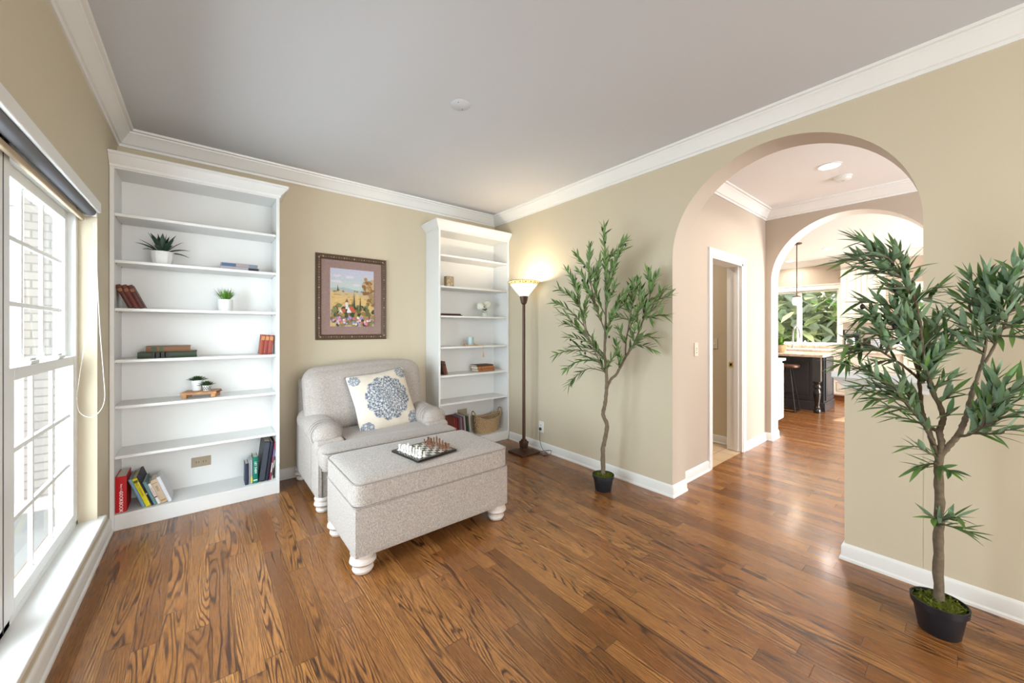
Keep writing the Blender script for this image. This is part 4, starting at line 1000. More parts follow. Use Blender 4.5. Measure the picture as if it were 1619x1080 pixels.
# cord with plug
cp0 = AX(854, 675, WX-.012)
pth = smoothpath([Vector((LB.x+.10, LB.y-.02, .006)), Vector((3.235, -.96, .006)), Vector((3.20, -1.03, .006)), Vector((3.27, -1.02, .008)), Vector((3.285, -.93, .03)), Vector((3.29, -.88, .10)), Vector((3.295, -.87, .19)), Vector((3.30, -.865, .232)), Vector((3.312, -.86, .236))], 8)
MB().tube(pth, .0028, 6).build('cord', 'black_plastic', t)
MB().tube(smoothpath([Vector((3.24, -.90, .007)), Vector((3.29, -.97, .03)), Vector((3.285, -1.05, .05)), Vector((3.24, -1.06, .012)), Vector((3.19, -.96, .006)), Vector((3.22, -.90, .008))], 8), .0028, 6).build('cord_coil', 'black_plastic', t)
B(3.302, 3.3165, -.874, -.846, .222, .250).build('plug', 'black_plastic', t, bevel=.003)

# ------------------------------------------------------------------ olive trees
def olive_tree(label, trunk, limbs, twigs, lscale, pot, seed, leafmat_, olives, wf=1, sf=1):
    random.seed(seed); bpt, pr, ph = pot
    t = thing('potted_olive_tree', label, 'tree', (bpt[0], bpt[1], 0))
    MB().lathe([(pr*.72, 0.0005), (pr*.75, .004), (pr*.93, ph*.78), (pr*.98, ph*.79), (pr*1.02, ph*.80), (pr*1.04, ph), (pr*.98, ph), (pr*.96, ph*.86), (0, ph*.86)], 32, (bpt[0], bpt[1], 0)).build('pot', 'black_plastic', t)
    m = MB()
    for k in range(260):
        a = random.uniform(0, 2*pi); r = pr*.98*math.sqrt(random.random()); hgt = ph*.90+.014*(1-(r/pr)**2)
        p = Vector((bpt[0]+r*cos(a), bpt[1]+r*sin(a), hgt))
        d = Vector((random.uniform(-1, 1), random.uniform(-1, 1), random.uniform(.2, 1))); leafblade(m, p, d, random.uniform(.014, .03), .006, .3, .3, 3)
    m.lathe([(0, ph*.985), (pr*.6, ph*.96), (pr*.9, ph*.90), (pr*.95, ph*.84)][::-1], 20, (bpt[0], bpt[1], 0), fn=lambda a, z: 1+.05*sin(a*5)); mo = m.build('moss', 'moss', t)
    br = MB(); P = {}
    def limb(name, pts, r0, r1):
        path = smoothpath(pts, 7); n_ = len(path); br.tube([p+Vector((random.uniform(-1, 1), random.uniform(-1, 1), 0))*r0*.12 for p in path], [r0+(r1-r0)*i/(n_-1)*(1)+r0*.07*sin(i*1.7) for i in range(n_)], 9); P[name] = path
    limb('trunk', trunk[0], trunk[1], trunk[2])
    for nm, pts, r0, r1 in limbs: limb(nm, pts, r0, r1)
    lf = MB(); n_ol = 0; olv = []
    for (src, f_, tip, bend) in twigs:
        path = P[src]; st = path[min(len(path)-1, int(f_*(len(path)-1)))]; d = tip-st; L = d.length
        mid1 = st+d*.4+Vector((0, 0, bend*L))+Vector((random.uniform(-.03, .03),)*1+(random.uniform(-.03, .03), 0)); mid2 = st+d*.75+Vector((0, 0, bend*L*.8))
        tw = smoothpath([st, mid1, mid2, tip], 7); n_ = len(tw); br.tube(tw, [.0042*lscale*(1-.75*i/(n_-1))+.0006 for i in range(n_)], 5)
        # leaves in pairs along the twig
        acc = 0; s0 = L*.22 if L > .25 else 0; phi = random.uniform(0, pi); step = .0175*lscale*sf; dist = 0; nxt = s0
        for i in range(1, n_):
            a, b = tw[i-1], tw[i]; sl = (b-a).length
            if sl < 1e-6: continue
            dr = (b-a)/sl
            while nxt <= dist+sl:
                p = a+dr*(nxt-dist); phi += 1.571+random.uniform(-.4, .4); nxt += step*random.uniform(.8, 1.3)
                o1 = dr.orthogonal().normalized(); o2 = dr.cross(o1)
                for sg in (0, pi):
                    sd = o1*cos(phi+sg)+o2*sin(phi+sg); ld = (dr*random.uniform(.8, 1.2)+sd*random.uniform(.35, .85)+Vector((0, 0, .12))).normalized()
                    cc = random.random()**1.5
                    leafblade(lf, p, ld, random.uniform(.062, .102)*lscale, random.uniform(.017, .023)*lscale*wf, random.uniform(-.05, .18), .25, 5, col=(cc, .5, .5), up=(Vector((0, 0, 1))+.5*Vector((random.uniform(-1, 1), random.uniform(-1, 1), random.uniform(-.5, .5)))).normalized(), taper=.9)
                if n_ol < olives and random.random() < .05:
                    n_ol += 1; olv.append(p+Vector((random.uniform(-.02, .02), random.uniform(-.02, .02), -.02)))
            dist += sl
        leafblade(lf, tip, (tw[-1]-tw[-2]), .07*lscale, .014*lscale, 0, .25, 5, col=(random.random(), .5, .5))
    for p in [v_ for v_ in lf.v]:
        if p.x > WX-.006 and p.y < 0 and not (AC-AR < p.y < AC+AR): p.x = WX-.006-random.random()*.004
    br.build('trunk', 'bark', t, smooth='all'); lf.build('foliage', leafmat_, t, smooth='all')
    for p in olv: MB().ball(p, .0085*lscale, 8, 6, sc=(1, 1, 1.35)).build('olive', 'olive_fruit', t)
    return t
def G(L_): return [AX(u, v, x) for u, v, x in L_]
x_ = 3.02
t1_trunk = [Vector((x_, -1.915, .10))]+G([(953, 715, 3.02), (955.5, 698, 3.02), (960, 672, 3.02), (953.5, 655, 3.02), (957.5, 634, 3.02), (959, 612, 3.02)])
t1_limbs = [('main', G([(959, 612, 3.02), (959, 587, 3.01), (956, 561, 3.0), (957, 523, 3.0), (958, 480, 2.99), (956.5, 425, 2.98), (956, 390, 2.98)]), .0135, .004),
 ('right', G([(959, 614, 3.02), (966, 600, 3.05), (975, 591, 3.07), (985, 572, 3.09), (994, 557, 3.10), (1002, 545, 3.11)]), .0115, .008),
 ('right_up', G([(989, 562, 3.1), (990, 540, 3.1), (996, 505, 3.08), (1000, 480, 3.08)]), .006, .003),
 ('right_out', G([(1001, 546, 3.11), (1012, 520, 3.12), (1022, 490, 3.13), (1028, 465, 3.14)]), .0065, .003),
 ('left', G([(957, 590, 3.01), (945, 566, 2.93), (936, 545, 2.9), (925, 520, 2.86), (918, 490, 2.84), (912, 460, 2.84)]), .0065, .003),
 ('mid', G([(957, 525, 3.0), (946, 495, 2.94), (938, 465, 2.92), (931, 440, 2.9)]), .0055, .003)]
T1 = [('main', 1, (955, 361, 2.98), 0), ('main', .85, (988, 382, 3.0), .05), ('main', .78, (985, 395, 3.0), .1), ('mid', 1, (932, 391, 2.9), 0), ('mid', .85, (911, 402, 2.86), .05), ('left', 1, (896, 427, 2.82), .05), ('left', .9, (903, 440, 2.8), .05),
 ('left', .8, (884, 458, 2.78), .06), ('left', .65, (878, 480, 2.76), .1), ('left', .5, (885, 496, 2.78), .12), ('left', .45, (889, 512, 2.8), .12), ('main', .35, (897, 533, 2.85), .1), ('left', .25, (880, 561, 2.8), .12), ('left', .15, (896, 583, 2.84), .15), ('left', .05, (898, 610, 2.84), .22),
 ('main', .9, (968, 400, 3.02), 0), ('main', .7, (972, 425, 3.0), .05), ('main', .6, (972, 450, 2.95), .05), ('main', .6, (940, 430, 2.95), .05), ('main', .5, (925, 455, 2.9), .1), ('main', .4, (990, 470, 3.05), .12), ('mid', .6, (948, 410, 2.9), 0), ('mid', .5, (915, 430, 2.86), .1), ('left', .55, (900, 465, 2.8), .1),
 ('left', .7, (930, 470, 2.84), 0), ('main', .3, (930, 530, 2.9), .1), ('main', .2, (975, 560, 2.98), .1), ('right', .5, (975, 545, 3.0), 0), ('main', .15, (920, 562, 2.9), .1), ('main', .3, (905, 548, 2.86), .12),
 ('right_up', 1, (1000, 450, 3.08), 0), ('right_up', .8, (985, 470, 3.05), .05), ('right_up', .6, (975, 500, 3.02), .1), ('right_up', .5, (1018, 470, 3.1), 0), ('right_out', 1, (1024, 432, 3.16), 0), ('right_out', .95, (1040, 434, 3.16), .05), ('right_out', .85, (1053, 457, 3.18), .05), ('right_out', .7, (1060, 467, 3.18), .08),
 ('right_out', .55, (1051, 500, 3.18), .08), ('right_out', .5, (1046, 480, 3.17), .08), ('right_out', .2, (1034, 536, 3.17), .1), ('right', 1, (1034, 555, 3.17), .12), ('right_out', .4, (1012, 455, 3.12), 0), ('right_out', .3, (1000, 500, 3.04), .08), ('right_out', .6, (1030, 505, 3.08), .1), ('right', .8, (1018, 535, 3.1), .1), ('right_up', .3, (978, 520, 3.0), .1), ('right_out', .1, (1003, 520, 3.05), 0), ('main', .5, (990, 462, 3.03), .15), ('right_up', .9, (1010, 440, 3.1), 0), ('mid', .9, (945, 420, 2.9), 0), ('main', .65, (957, 400, 2.92), 0)]
olive_tree('slim potted olive tree between the floor lamp and the arch', (t1_trunk, .019, .014), t1_limbs, [(a, b, AX(*c_), d_) for a, b, c_, d_ in T1], 1.0, ((3.02, -1.915), .085, .128), 11, 'olive_leaf', 12, .95, 1.35)
tb = Vector((2.955, -3.725, 0))
t2_trunk = [Vector((2.965, -3.742, .10))]+G([(1483.5, 865, 2.955), (1485.5, 810, 2.955), (1484.5, 754, 2.955), (1484.5, 716, 2.955)])
t2_limbs = [('left', G([(1484.5, 722, 2.955), (1475, 700, 2.95), (1464, 668, 2.94), (1458, 650, 2.94), (1455, 622, 2.94), (1452, 590, 2.92)]), .0115, .006),
 ('mid', G([(1486, 720, 2.955), (1489, 700, 2.95), (1485, 682, 2.95), (1491, 665, 2.94), (1487, 643, 2.93), (1474, 619, 2.90), (1463, 580, 2.88), (1457, 540, 2.86), (1454, 510, 2.84), (1444, 467, 2.80), (1425, 435, 2.76), (1404, 406, 2.72)]), .0125, .0035),
 ('cross', G([(1463, 668, 2.94), (1472, 676, 2.945), (1485, 683, 2.95)]), .007, .008),
 ('right', G([(1487, 720, 2.955), (1500, 705, 2.95), (1514, 689, 2.94), (1524, 668, 2.93), (1530, 650, 2.92), (1537, 620, 2.91), (1543, 605, 2.9)]), .0115, .0075),
 ('right_up', G([(1541, 610, 2.9), (1549, 585, 2.9), (1556, 560, 2.9), (1560, 520, 2.9), (1556, 480, 2.9)]), .0065, .0035),
 ('far_right', G([(1549, 585, 2.9), (1565, 560, 2.88), (1585, 520, 2.86), (1600, 480, 2.85)]), .0055, .003),
 ('low_right', G([(1515, 690, 2.94), (1530, 688, 2.9), (1545, 680, 2.87), (1570, 670, 2.84)]), .006, .003),
 ('low_left', G([(1478, 703, 2.94), (1455, 665, 2.88), (1430, 635, 2.82), (1400, 608, 2.76)]), .006, .003),
 ('left_mid', G([(1454, 600, 2.93), (1430, 580, 2.86), (1400, 560, 2.8), (1375, 545, 2.76)]), .006, .003)]
T2 = [('mid', 1, (1362, 382, 2.64), .05), ('mid', .97, (1350, 404, 2.64), .06), ('mid', .93, (1346, 424, 2.66), .08), ('mid', .97, (1372, 400, 2.66), .1), ('mid', .9, (1402, 425, 2.7), .1), ('mid', .92, (1438, 412, 2.76), .1), ('mid', .85, (1446, 440, 2.8), .1), ('mid', .82, (1395, 450, 2.7), .1),
 ('mid', .8, (1474, 470, 2.86), .05), ('mid', .78, (1490, 450, 2.88), .05), ('mid', .7, (1357, 478, 2.66), .12), ('mid', .7, (1362, 500, 2.68), .12), ('mid', .72, (1410, 458, 2.74), .1), ('mid', .65, (1350, 508, 2.66), .15), ('mid', .6, (1352, 530, 2.66), .1), ('mid', .62, (1490, 500, 2.9), .05), ('mid', .55, (1502, 520, 2.9), .05), ('mid', .5, (1506, 545, 2.92), .05),
 ('left', 1, (1432, 470, 2.8), .1), ('left', .95, (1405, 500, 2.74), .1), ('left', 1, (1470, 520, 2.9), 0), ('left_mid', 1, (1336, 548, 2.7), .1), ('left_mid', .9, (1328, 576, 2.7), .06), ('left_mid', .8, (1380, 500, 2.72), .1), ('left_mid', .7, (1395, 525, 2.74), .05), ('left_mid', .5, (1370, 580, 2.72), .1), ('low_left', 1, (1330, 575, 2.68), .08), ('low_left', .9, (1352, 612, 2.7), .08), ('low_left', .7, (1366, 620, 2.7), .12), ('low_left', .6, (1380, 632, 2.72), .1), ('low_left', .4, (1396, 645, 2.78), .1), ('low_left', .2, (1418, 660, 2.82), .12),
 ('low_left', .8, (1375, 590, 2.72), .05), ('left', .7, (1420, 590, 2.82), .1), ('left', .5, (1430, 620, 2.84), .1), ('mid', .45, (1500, 600, 2.92), .1), ('mid', .4, (1510, 620, 2.9), .1), ('mid', .5, (1440, 560, 2.8), .05), ('mid', .55, (1425, 520, 2.78), .05), ('left', .9, (1480, 570, 2.9), .05),
 ('right_up', 1, (1550, 442, 2.9), 0), ('right_up', .95, (1535, 440, 2.9), 0), ('right_up', .85, (1514, 470, 2.88), .08), ('right_up', .6, (1497, 498, 2.86), .1), ('right_up', .5, (1505, 530, 2.88), .1), ('right_up', .9, (1575, 450, 2.88), 0), ('far_right', 1, (1603, 422, 2.84), 0), ('far_right', 1, (1618, 415, 2.82), 0), ('far_right', .9, (1630, 455, 2.8), .05), ('far_right', .7, (1632, 500, 2.8), .05), ('far_right', .6, (1630, 535, 2.82), .05), ('far_right', .5, (1560, 490, 2.84), .1), ('far_right', .8, (1575, 470, 2.8), .05), ('right_up', .7, (1580, 500, 2.9), .05),
 ('low_right', 1, (1612, 655, 2.78), .05), ('low_right', .9, (1615, 630, 2.78), .08), ('low_right', .7, (1592, 600, 2.8), .05), ('low_right', .6, (1575, 595, 2.82), 0), ('low_right', .5, (1608, 680, 2.8), .02), ('low_right', .3, (1570, 650, 2.86), .05), ('right', .6, (1560, 640, 2.86), .05), ('low_right', .8, (1625, 600, 2.76), .05),
 ('mid', .98, (1351, 375, 2.66), .06), ('mid', .95, (1330, 414, 2.62), .08), ('mid', .9, (1375, 430, 2.7), .12), ('mid', .88, (1415, 392, 2.74), .08), ('right_up', 1, (1562, 436, 2.9), 0), ('right_up', .8, (1530, 460, 2.9), .05), ('far_right', .95, (1590, 445, 2.84), .05), ('far_right', .85, (1600, 520, 2.84), .05), ('low_right', .6, (1600, 625, 2.8), .05), ('left_mid', .8, (1350, 560, 2.7), .1), ('mid', .3, (1502, 655, 2.92), .1), ('mid', .65, (1400, 480, 2.72), .1),
 ('trunk', .93, (1440, 706, 2.88), .12), ('trunk', .88, (1447, 742, 2.90), .1), ('trunk', .86, (1502, 745, 2.92), 0), ('trunk', .46, (1518, 818, 2.88), .05), ('trunk', .44, (1472, 818, 2.9), .0), ('trunk', .42, (1535, 843, 2.88), .05)]
olive_tree('large potted olive tree at the right in front of the half wall', (t2_trunk, .0175, .0145), t2_limbs, [(a, b, AX(*c_), d_) for a, b, c_, d_ in T2], 1.05, ((2.965, -3.742), .086, .135), 23, 'olive_leaf_silver', 6, .80, 1.12)

# ------------------------------------------------------------------ ceiling fittings
t = thing('ceiling_cover_disc', 'flat white round cover plate on the sitting room ceiling', 'cover plate', (1.732, -1.791, H))
MB().lathe([(0, -.006), (.055, -.006), (.062, -.001), (.062, 0)][::-1], 32, (1.732, -1.791, H)).build('plate', 'ceiling_paint', t)
for a in (-1, 1): MB().lathe([(0, -.0075), (.004, -.0065), (.004, -.004)][::-1], 10, (1.732+a*.03, -1.791+a*.025, H)).build('screw', 'steel', t)
def downlight(x, y, label, power, r=.085):
    t = thing('recessed_ceiling_light', label, 'ceiling light', (x, y, H))
    MB().lathe([(r, 0), (r, -.006), (r-.012, -.008), (r-.014, -.003), (r-.014, 0)], 32, (x, y, H), cap=False).build('trim_ring', 'white_trim', t)
    MB().lathe([(r-.014, -.002), (0, -.0025)], 32, (x, y, H), cap=False).build('lens', 'downlight', t)
    area('light_of_downlight', (x, y, H-.012), (x, y, 0), .12, .12, power, (1, .92, .82), 'DISK', 150)
downlight(4.665, -3.055, 'round lit recessed light in the hall ceiling', 13)
downlight(4.45, -1.3, 'unseen recessed light added to brighten the powder room', 10)  # added lamp, out of view, lights the room beyond the doorway
downlight(8.9, -2.25, 'lit recessed kitchen light nearer the upper cabinets', 16)
downlight(9.8, -1.48, 'lit recessed kitchen light over the sink window', 8)
t = thing('smoke_detector', 'round white smoke detector on the hall ceiling', 'smoke detector', (5.06, -3.08, H))
MB().lathe([(.066, 0), (.066, -.010), (.058, -.012), (.058, -.030), (.05, -.036), (0, -.037)], 32, (5.06, -3.08, H)).build('housing', 'white_trim', t)
MB().lathe([(.012, -.036), (.012, -.039), (0, -.039)], 16, (5.06, -3.08, H)).build('test_button', 'ceiling_paint', t)

# ------------------------------------------------------------------ kitchen
def panel_door(m, plane, a0, a1, z0, z1, at_, out, ins=.055, col=None):
    """raised panel frame on a plane; plane 'x' or 'y'"""
    def bx_(p0, p1, q0, q1, d0, d1):
        lo, hi = sorted((at_+out*d0, at_+out*d1))
        if plane == 'x': m.box(lo, hi, p0, p1, q0, q1)
        else: m.box(p0, p1, lo, hi, q0, q1)
    bx_(a0, a1, z0, z1, 0, .012)
    bx_(a0, a0+ins, z0, z1, .012, .022); bx_(a1-ins, a1, z0, z1, .012, .022); bx_(a0+ins, a1-ins, z0, z0+ins, .012, .022); bx_(a0+ins, a1-ins, z1-ins, z1, .012, .022)
    bx_(a0+ins+.025, a1-ins-.025, z0+ins+.025, z1-ins-.025, .012, .020)
isl = thing('kitchen_island', 'dark painted kitchen island with turned corner legs', 'kitchen island', (8.5, -1.2, 0))
IY0, IY1 = -2.335, .0
B(8.16, 8.80, IY0, IY1, .0, .885).build('body', 'island_paint', isl, smooth=False)
m = MB(); panel_door(m, 'x', -2.22, -1.55, .17, .86, 8.16, -1); m.build('panel', 'island_paint', isl, bevel=.003)
m = MB(); panel_door(m, 'x', -1.45, -.78, .17, .86, 8.16, -1); m.build('panel', 'island_paint', isl, bevel=.003)
m = MB(); panel_door(m, 'y', 8.22, 8.74, .17, .86, IY0, -1); m.build('panel', 'island_paint', isl, bevel=.003)
B(8.145, 8.81, IY0-.022, IY1, 0, .14).build('plinth', 'island_paint', isl, bevel=.005)
m = B(7.93, 8.03, IY0-.005, IY0+.095, .50, .885); lx, ly = 7.98, IY0+.045
m.lathe([(.046, 0), (.050, .02), (.046, .05), (.036, .065), (.046, .08), (.034, .095), (.030, .12), (.038, .20), (.050, .29), (.048, .34), (.034, .38), (.046, .39), (.050, .415), (.040, .44), (.034, .455), (.046, .47), (.048, .50)], 24, (lx, ly, 0)); m.build('leg', 'black_gloss', isl)
m = B(8.55, 8.60, IY0-.026, IY0-.022, .62, .71); m.build('outlet', 'dark_metal', isl)
tag(B(7.86, 8.86, IY0-.05, IY1+.03, .885, .925).build('island_countertop', 'granite', bevel=.006), 'pale granite slab on top of the dark kitchen island', 'countertop')
# bar stool
t = thing('bar_stool', 'round seat metal bar stool tucked at the kitchen island', 'stool', (7.86, -1.93, 0))
sx_, sy_ = 7.86, -1.93
MB().lathe([(.02, .70), (.15, .70), (.165, .715), (.165, .745), (.15, .76), (0, .762)], 28, (sx_, sy_, 0)).build('seat', 'bronze', t)
for k in range(4):
    a = pi/4+k*pi/2; MB().tube([(sx_+.06*cos(a), sy_+.06*sin(a), .70), (sx_+.185*cos(a), sy_+.185*sin(a), .008)], .009, 8).build('leg', 'dark_metal', t)
MB().tube([(sx_+.185*cos(pi/4+k*pi/2), sy_+.185*sin(pi/4+k*pi/2), .010) for k in range(4)], .009, 8, closed=True).build('foot_ring', 'dark_metal', t)
MB().tube([(sx_+.135*cos(pi/4+k*pi/2), sy_+.135*sin(pi/4+k*pi/2), .28) for k in range(4)], .008, 8, closed=True).build('foot_rest', 'dark_metal', t)
# near white cabinet
t = thing('base_cabinet', 'white panelled base cabinet just beyond the kitchen arch', 'cabinet', (6.3, -1.9, 0))
B(5.95, 6.62, -2.19, -1.6, .10, .895).build('body', 'white_trim', t, bevel=.002)
B(5.95, 6.57, -2.13, -1.6, 0, .10).build('toe_kick', 'white_trim', t, smooth=False)
m = MB(); panel_door(m, 'y', 5.97, 6.60, .12, .86, -2.19, -1); dd = m.build('door', 'white_trim', t, bevel=.003)
B(5.95, 6.65, -2.225, -1.58, .895, .93).build('countertop', 'white_trim', t, bevel=.005)
# plant basket on island
c = Vector((8.20, -1.72, .9255)); t = thing('plant_basket', 'wicker basket with leafy green plant on the island', 'plant', c)
MB().lathe([(.07, 0), (.10, .05), (.115, .13), (.105, .13), (.09, .10), (0, .10)], 24, c).build('basket', 'wicker', t)
m = MB(); random.seed(4)
for k in range(60):
    a = random.uniform(0, 2*pi); el = rad(random.uniform(10, 88)); leafblade(m, c+Vector((.03*cos(a), .03*sin(a), .10+random.random()*.1)), Vector((cos(a)*cos(el), sin(a)*cos(el), sin(el))), .12, .045, .3, .2, 4)
m.build('leaves', 'grass_leaf', t, smooth='all')
# sink run
t = thing('sink_cabinet', 'cream base cabinet run with drawers below the kitchen window', 'cabinet', (9.85, -2.6, 0))
B(9.58, KX-.004, -4.6, KY-.004, .10, .90).build('body', 'cream_cabinet', t, smooth=False); B(9.64, KX-.004, -4.6, KY-.004, 0, .10).build('toe_kick', 'table_wood', t, smooth=False)
for k in range(6):
    y1 = -2.19-.46*k
    if k in (1,):
        continue
    for (a, b) in ((.12, .38), (.40, .64), (.66, .88)):
        m = MB(); panel_door(m, 'x', y1-.44, y1, a, b, 9.58, -1, .035); dr = m.build('drawer', 'cream_cabinet', t, bevel=.002)
        MB().ball((9.545, y1-.22, (a+b)/2), .014, 10, 6).build('knob', 'dark_metal', dr)
for y1 in (-1.7, -1.2, -.7):
    m = MB(); panel_door(m, 'x', y1-.48, y1, .12, .88, 9.58, -1, .05); m.build('door', 'cream_cabinet', t, bevel=.002)
tag(B(9.54, KX-.002, -4.62, KY-.002, .90, .94).box(KX-.022, KX-.002, -4.62, KY-.002, .94, 1.015).build('sink_countertop', 'granite', bevel=.005), 'granite countertop with low backsplash below the kitchen window', 'countertop')
t = thing('kitchen_faucet', 'arched steel faucet standing in front of the kitchen window', 'faucet', (9.9, -1.47, .94))
m = MB(); fx_, fy_ = 9.93, -1.49; m.lathe([(.03, 0), (.026, .03), (.016, .05)], 14, (fx_, fy_, .9405)); pts = [Vector((fx_, fy_, .96)), Vector((fx_, fy_, 1.22)), Vector((fx_-.01, fy_-.02, 1.33)), Vector((fx_-.05, fy_-.07, 1.39)), Vector((fx_-.10, fy_-.12, 1.34)), Vector((fx_-.12, fy_-.15, 1.22))]
m.tube(smoothpath(pts, 6), .014, 10); m.lathe([(.018, 0), (.02, .06), (.015, .07)], 12, (fx_-.12, fy_-.15, 1.15)); m.build('spout', 'steel', t)
MB().tube([(fx_, fy_-.03, .99), (fx_-.01, fy_-.09, 1.04)], .007, 8).build('lever', 'steel', t)
tag(MB().lathe([(.025, 0), (.025, .06), (.008, .075), (.008, .11), (0, .112)], 14, (9.93, -1.86, .9405)).build('soap_dispenser', 'steel', origin=(9.93, -1.86, .9405)), 'small steel soap dispenser right of the faucet', 'soap dispenser')
# windows of the kitchen
def kwin(name, y0, y1, z0, z1, mull, label):
    wn = bpy.data.objects.new(name, None); COL.objects.link(wn); wn.location = (KX, (y0+y1)/2, z0); WM[wn] = Matrix.Translation(wn.location); struct(wn, label, 'window')
    m = MB(); f_ = .035
    m.box(KX+.05, KX+.12, y0, y0+f_, z0, z1).box(KX+.05, KX+.12, y1-f_, y1, z0, z1).box(KX+.05, KX+.12, y0+f_, y1-f_, z0, z0+f_).box(KX+.05, KX+.12, y0+f_, y1-f_, z1-f_, z1)
    for q_ in mull: m.box(KX+.04, KX+.12, q_-.038, q_+.038, z0+f_, z1-f_)
    m.build('window_frame', 'vinyl_white', wn, bevel=.003)
    B(KX+.085, KX+.088, y0+f_, y1-f_, z0+f_, z1-f_).build('pane', 'window_glass', wn, smooth=False)
    B(KX-.018, KX, y0-.06, y1+.06, z1, z1+.09).box(KX-.03, KX, y0-.075, y1+.075, z1+.09, z1+.11).box(KX-.016, KX, y0-.06, y0, z0, z1).box(KX-.016, KX, y1, y1+.06, z0, z1).box(KX-.03, KX+.05, y0-.07, y1+.07, z0-.02, z0+.004).build('casing', 'white_trim', wn, bevel=.002)
kwin('window_2', K0, K1, KZ0, KZ1-.0, (-1.53,), 'white framed window over the kitchen sink')
kwin('window_3', J0, J1, KZ0, JZ1, (), 'smaller kitchen window right of the upper cabinets')
# upper cabinets
for (a, b, lab) in ((-2.84, -2.26, 'tall cream upper cabinet right of the sink window'), (-4.5, -3.84, 'cream upper cabinet right of the smaller kitchen window')):
    t = thing('upper_cabinet', lab, 'cabinet', (9.98, (a+b)/2, 1.45))
    B(9.82, KX-.004, a, b, 1.45, 2.56).build('body', 'cream_cabinet', t, smooth=False)
    mid = (a+b)/2
    for (p, q_) in ((a+.01, mid-.003), (mid+.003, b-.01)):
        m = MB(); panel_door(m, 'x', p, q_, 1.47, 2.50, 9.82, -1, .06); dr = m.build('door', 'cream_cabinet', t, bevel=.003)
        MB().ball((9.785, q_-.03 if p < mid-.1 else p+.03, 1.52), .013, 10, 6).build('knob', 'dark_metal', dr)
    B(9.80, KX-.004, a-.015, b+.015, 2.54, 2.60).box(9.775, KX-.004, a-.03, b+.03, 2.60, 2.618).build('crown', 'cream_cabinet', t, bevel=.006)
# coffee maker, toaster
t = thing('coffee_maker', 'black and steel coffee maker with glass carafe on the kitchen counter', 'coffee maker', (9.83, -2.42, .9405)); y_ = -2.42
B(9.72, 9.94, y_-.11, y_+.11, .9405, .975).box(9.84, 9.94, y_-.11, y_+.11, .975, 1.32).box(9.72, 9.94, y_-.11, y_+.11, 1.22, 1.32).build('housing', 'black_plastic', t, bevel=.008)
MB().lathe([(.05, .977), (.075, 1.0), (.078, 1.10), (.055, 1.16), (.055, 1.17)], 24, (9.775, y_, 0)).build('carafe', 'steel', t)
B(9.716, 9.7201, y_-.08, y_+.08, 1.235, 1.305).build('control_panel', 'steel', t)
t = thing('toaster_oven', 'dark toaster oven beside the coffee maker', 'toaster oven', (9.85, -2.75, .9405)); y_ = -2.76
B(9.72, 10.02, y_-.17, y_+.17, .955, 1.17).build('housing', 'dark_metal', t, bevel=.01)
B(9.712, 9.7201, y_-.15, y_+.07, .985, 1.15).build('door', 'steel', t, bevel=.002); MB().tube([(9.70, y_-.13, 1.13), (9.70, y_+.05, 1.13)], .006, 8).build('handle', 'steel', t)
for k in range(2): MB().lathe([(.015, 0), (.013, .015), (0, .016)], 12, (9.86, y_-.1+.2*k, 1.17)).build('knob', 'dark_metal', t)
# pendant
px_, py_ = 8.0, -2.02; t = thing('pendant_light', 'slim bronze pendant light with glowing glass shade over the island', 'pendant light', (px_, py_, H))
MB().lathe([(.07, 0), (.07, -.012), (.05, -.022), (0, -.024)], 28, (px_, py_, H)).build('canopy', 'bronze', t)
MB().lathe([(.007, -.02), (.007, H-1.87)][:1]+[(.007, -(H-1.86))], 10, (px_, py_, H)).build('rod', 'bronze', t)
MB().lathe([(.0, 1.885), (.02, 1.88), (.055, 1.865), (.058, 1.852), (.03, 1.85)][::-1], 24, (px_, py_, 0)).build('cap', 'bronze', t)
MB().lathe([(.03, 1.851), (.048, 1.845), (.06, 1.80), (.058, 1.75), (.045, 1.725), (.0, 1.72)][::-1], 24, (px_, py_, 0)).build('glass_shade', 'pendant_glass', t)
pl_ = bpy.data.lights.new('pendant_bulb', 'POINT'); pl_.energy = 4; pl_.color = (1, .8, .55); pl_.shadow_soft_size = .06; po = bpy.data.objects.new('pendant_bulb', pl_); COL.objects.link(po); po.location = (px_, py_, 1.66)

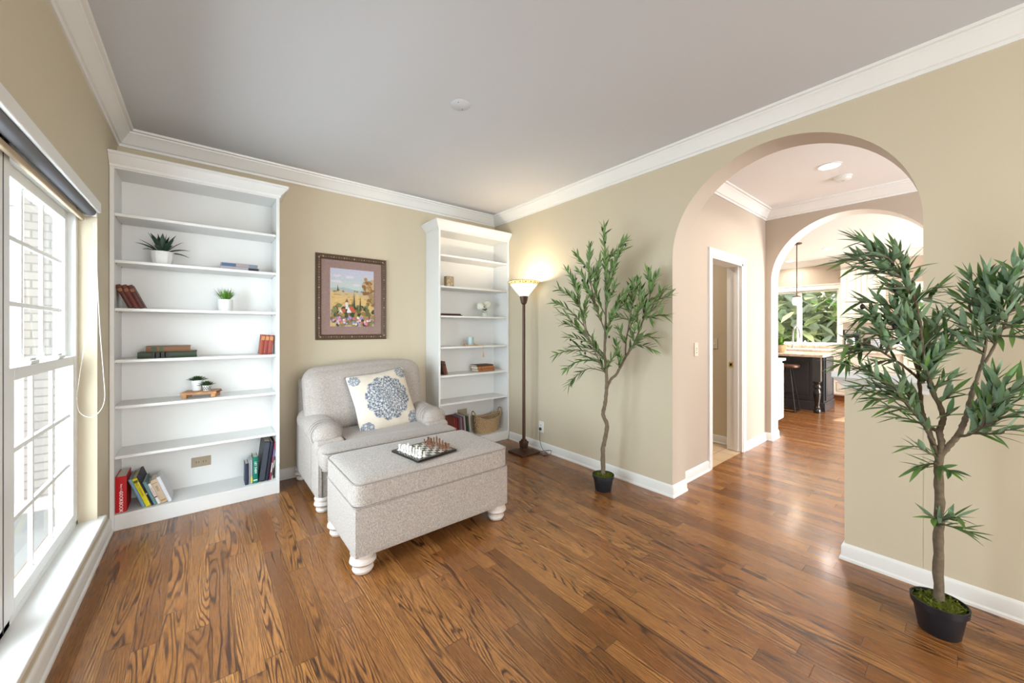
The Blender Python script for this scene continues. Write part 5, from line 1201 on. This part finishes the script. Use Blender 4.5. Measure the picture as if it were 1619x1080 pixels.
# ------------------------------------------------------------------ outdoors behind the kitchen
struct(B(KX+.2, 60, -40, 40, -.7, -.5).build('floor_garden', 'lawn', smooth=False), 'rough garden ground behind the kitchen', 'ground')
def tree(x, y, h, r, lean, crown, label, dens=700, tr=.16, lc=None, cz=.62):
    t = thing('garden_tree', label, 'tree', (x, y, -.5), 0)
    top = Vector((x+lean[0], y+lean[1], h)); b = Vector((x, y, -.5)); path = smoothpath([b, b.lerp(top, .35)+Vector((.1, .1, 0)), b.lerp(top, .7)-Vector((0, .15, 0)), top], 6)
    m = MB(); m.tube(path, [tr*(1-.7*i/(len(path)-1)) for i in range(len(path))], 10)
    for k in range(6):
        s_ = path[int(len(path)*(.5+.07*k))]; a = k*2.1; m.tube([s_, s_+Vector((cos(a), sin(a), .7))*r*.6], .04, 6)
    m.build('trunk', 'outdoor_bark', t)
    m = MB()
    for k in range(dens):
        d = Vector((random.gauss(0, 1), random.gauss(0, 1), random.gauss(0, .8))); d = d.normalized()*r*random.random()**.4
        p = Vector((top.x, top.y, h*cz+crown))+d; leafblade(m, p, Vector((random.uniform(-1, 1), random.uniform(-1, 1), random.uniform(-1, .6))), random.uniform(.18, .34)*(2.2 if x > 20 else 1), .13*(2.6 if x > 20 else 1), .1, .1, 2, col=(random.random(), .5, .5))
    m.build('foliage', 'outdoor_leaf', t, smooth=False)
random.seed(21)
tree(15.5, -1.6, 5.5, 2.0, (0, .2), 1.0, 'straight grey garden tree at the left of the sink window', tr=.17)
tree(14.2, -1.75, 4.6, 1.5, (.3, -3.4), .9, 'garden tree whose trunk leans right outside the sink window', tr=.13)
tree(21, 1.0, 6, 3.4, (0, 0), -1.9, 'broad pale green garden tree farther behind on the left', 3200)
tree(26, -5.2, 6.5, 4.2, (0, 0), -1.9, 'broad pale green garden tree farther behind on the right', 3800)
def shrub(x, y, r, label):
    m = MB()
    for k in range(520):
        d = Vector((random.gauss(0, 1), random.gauss(0, 1), abs(random.gauss(0, .8)))).normalized()*r*random.uniform(.5, 1)
        leafblade(m, Vector((x, y, -.5))+d, Vector((random.uniform(-1, 1), random.uniform(-1, 1), random.uniform(-.3, 1))), .2, .10, .1, .1, 2, col=(random.random()*.7, .5, .5))
    tag(m.build('garden_shrub', 'outdoor_leaf', origin=(x, y, -.5), smooth=False), label, 'shrub')
shrub(18.5, -4.9, 1.7, 'rounded shrub low at the right outside the sink window'); shrub(17.0, -2.4, 1.4, 'rounded shrub low at the left outside the sink window'); shrub(14, -7.2, 1.8, 'rounded shrub seen through the smaller kitchen window')
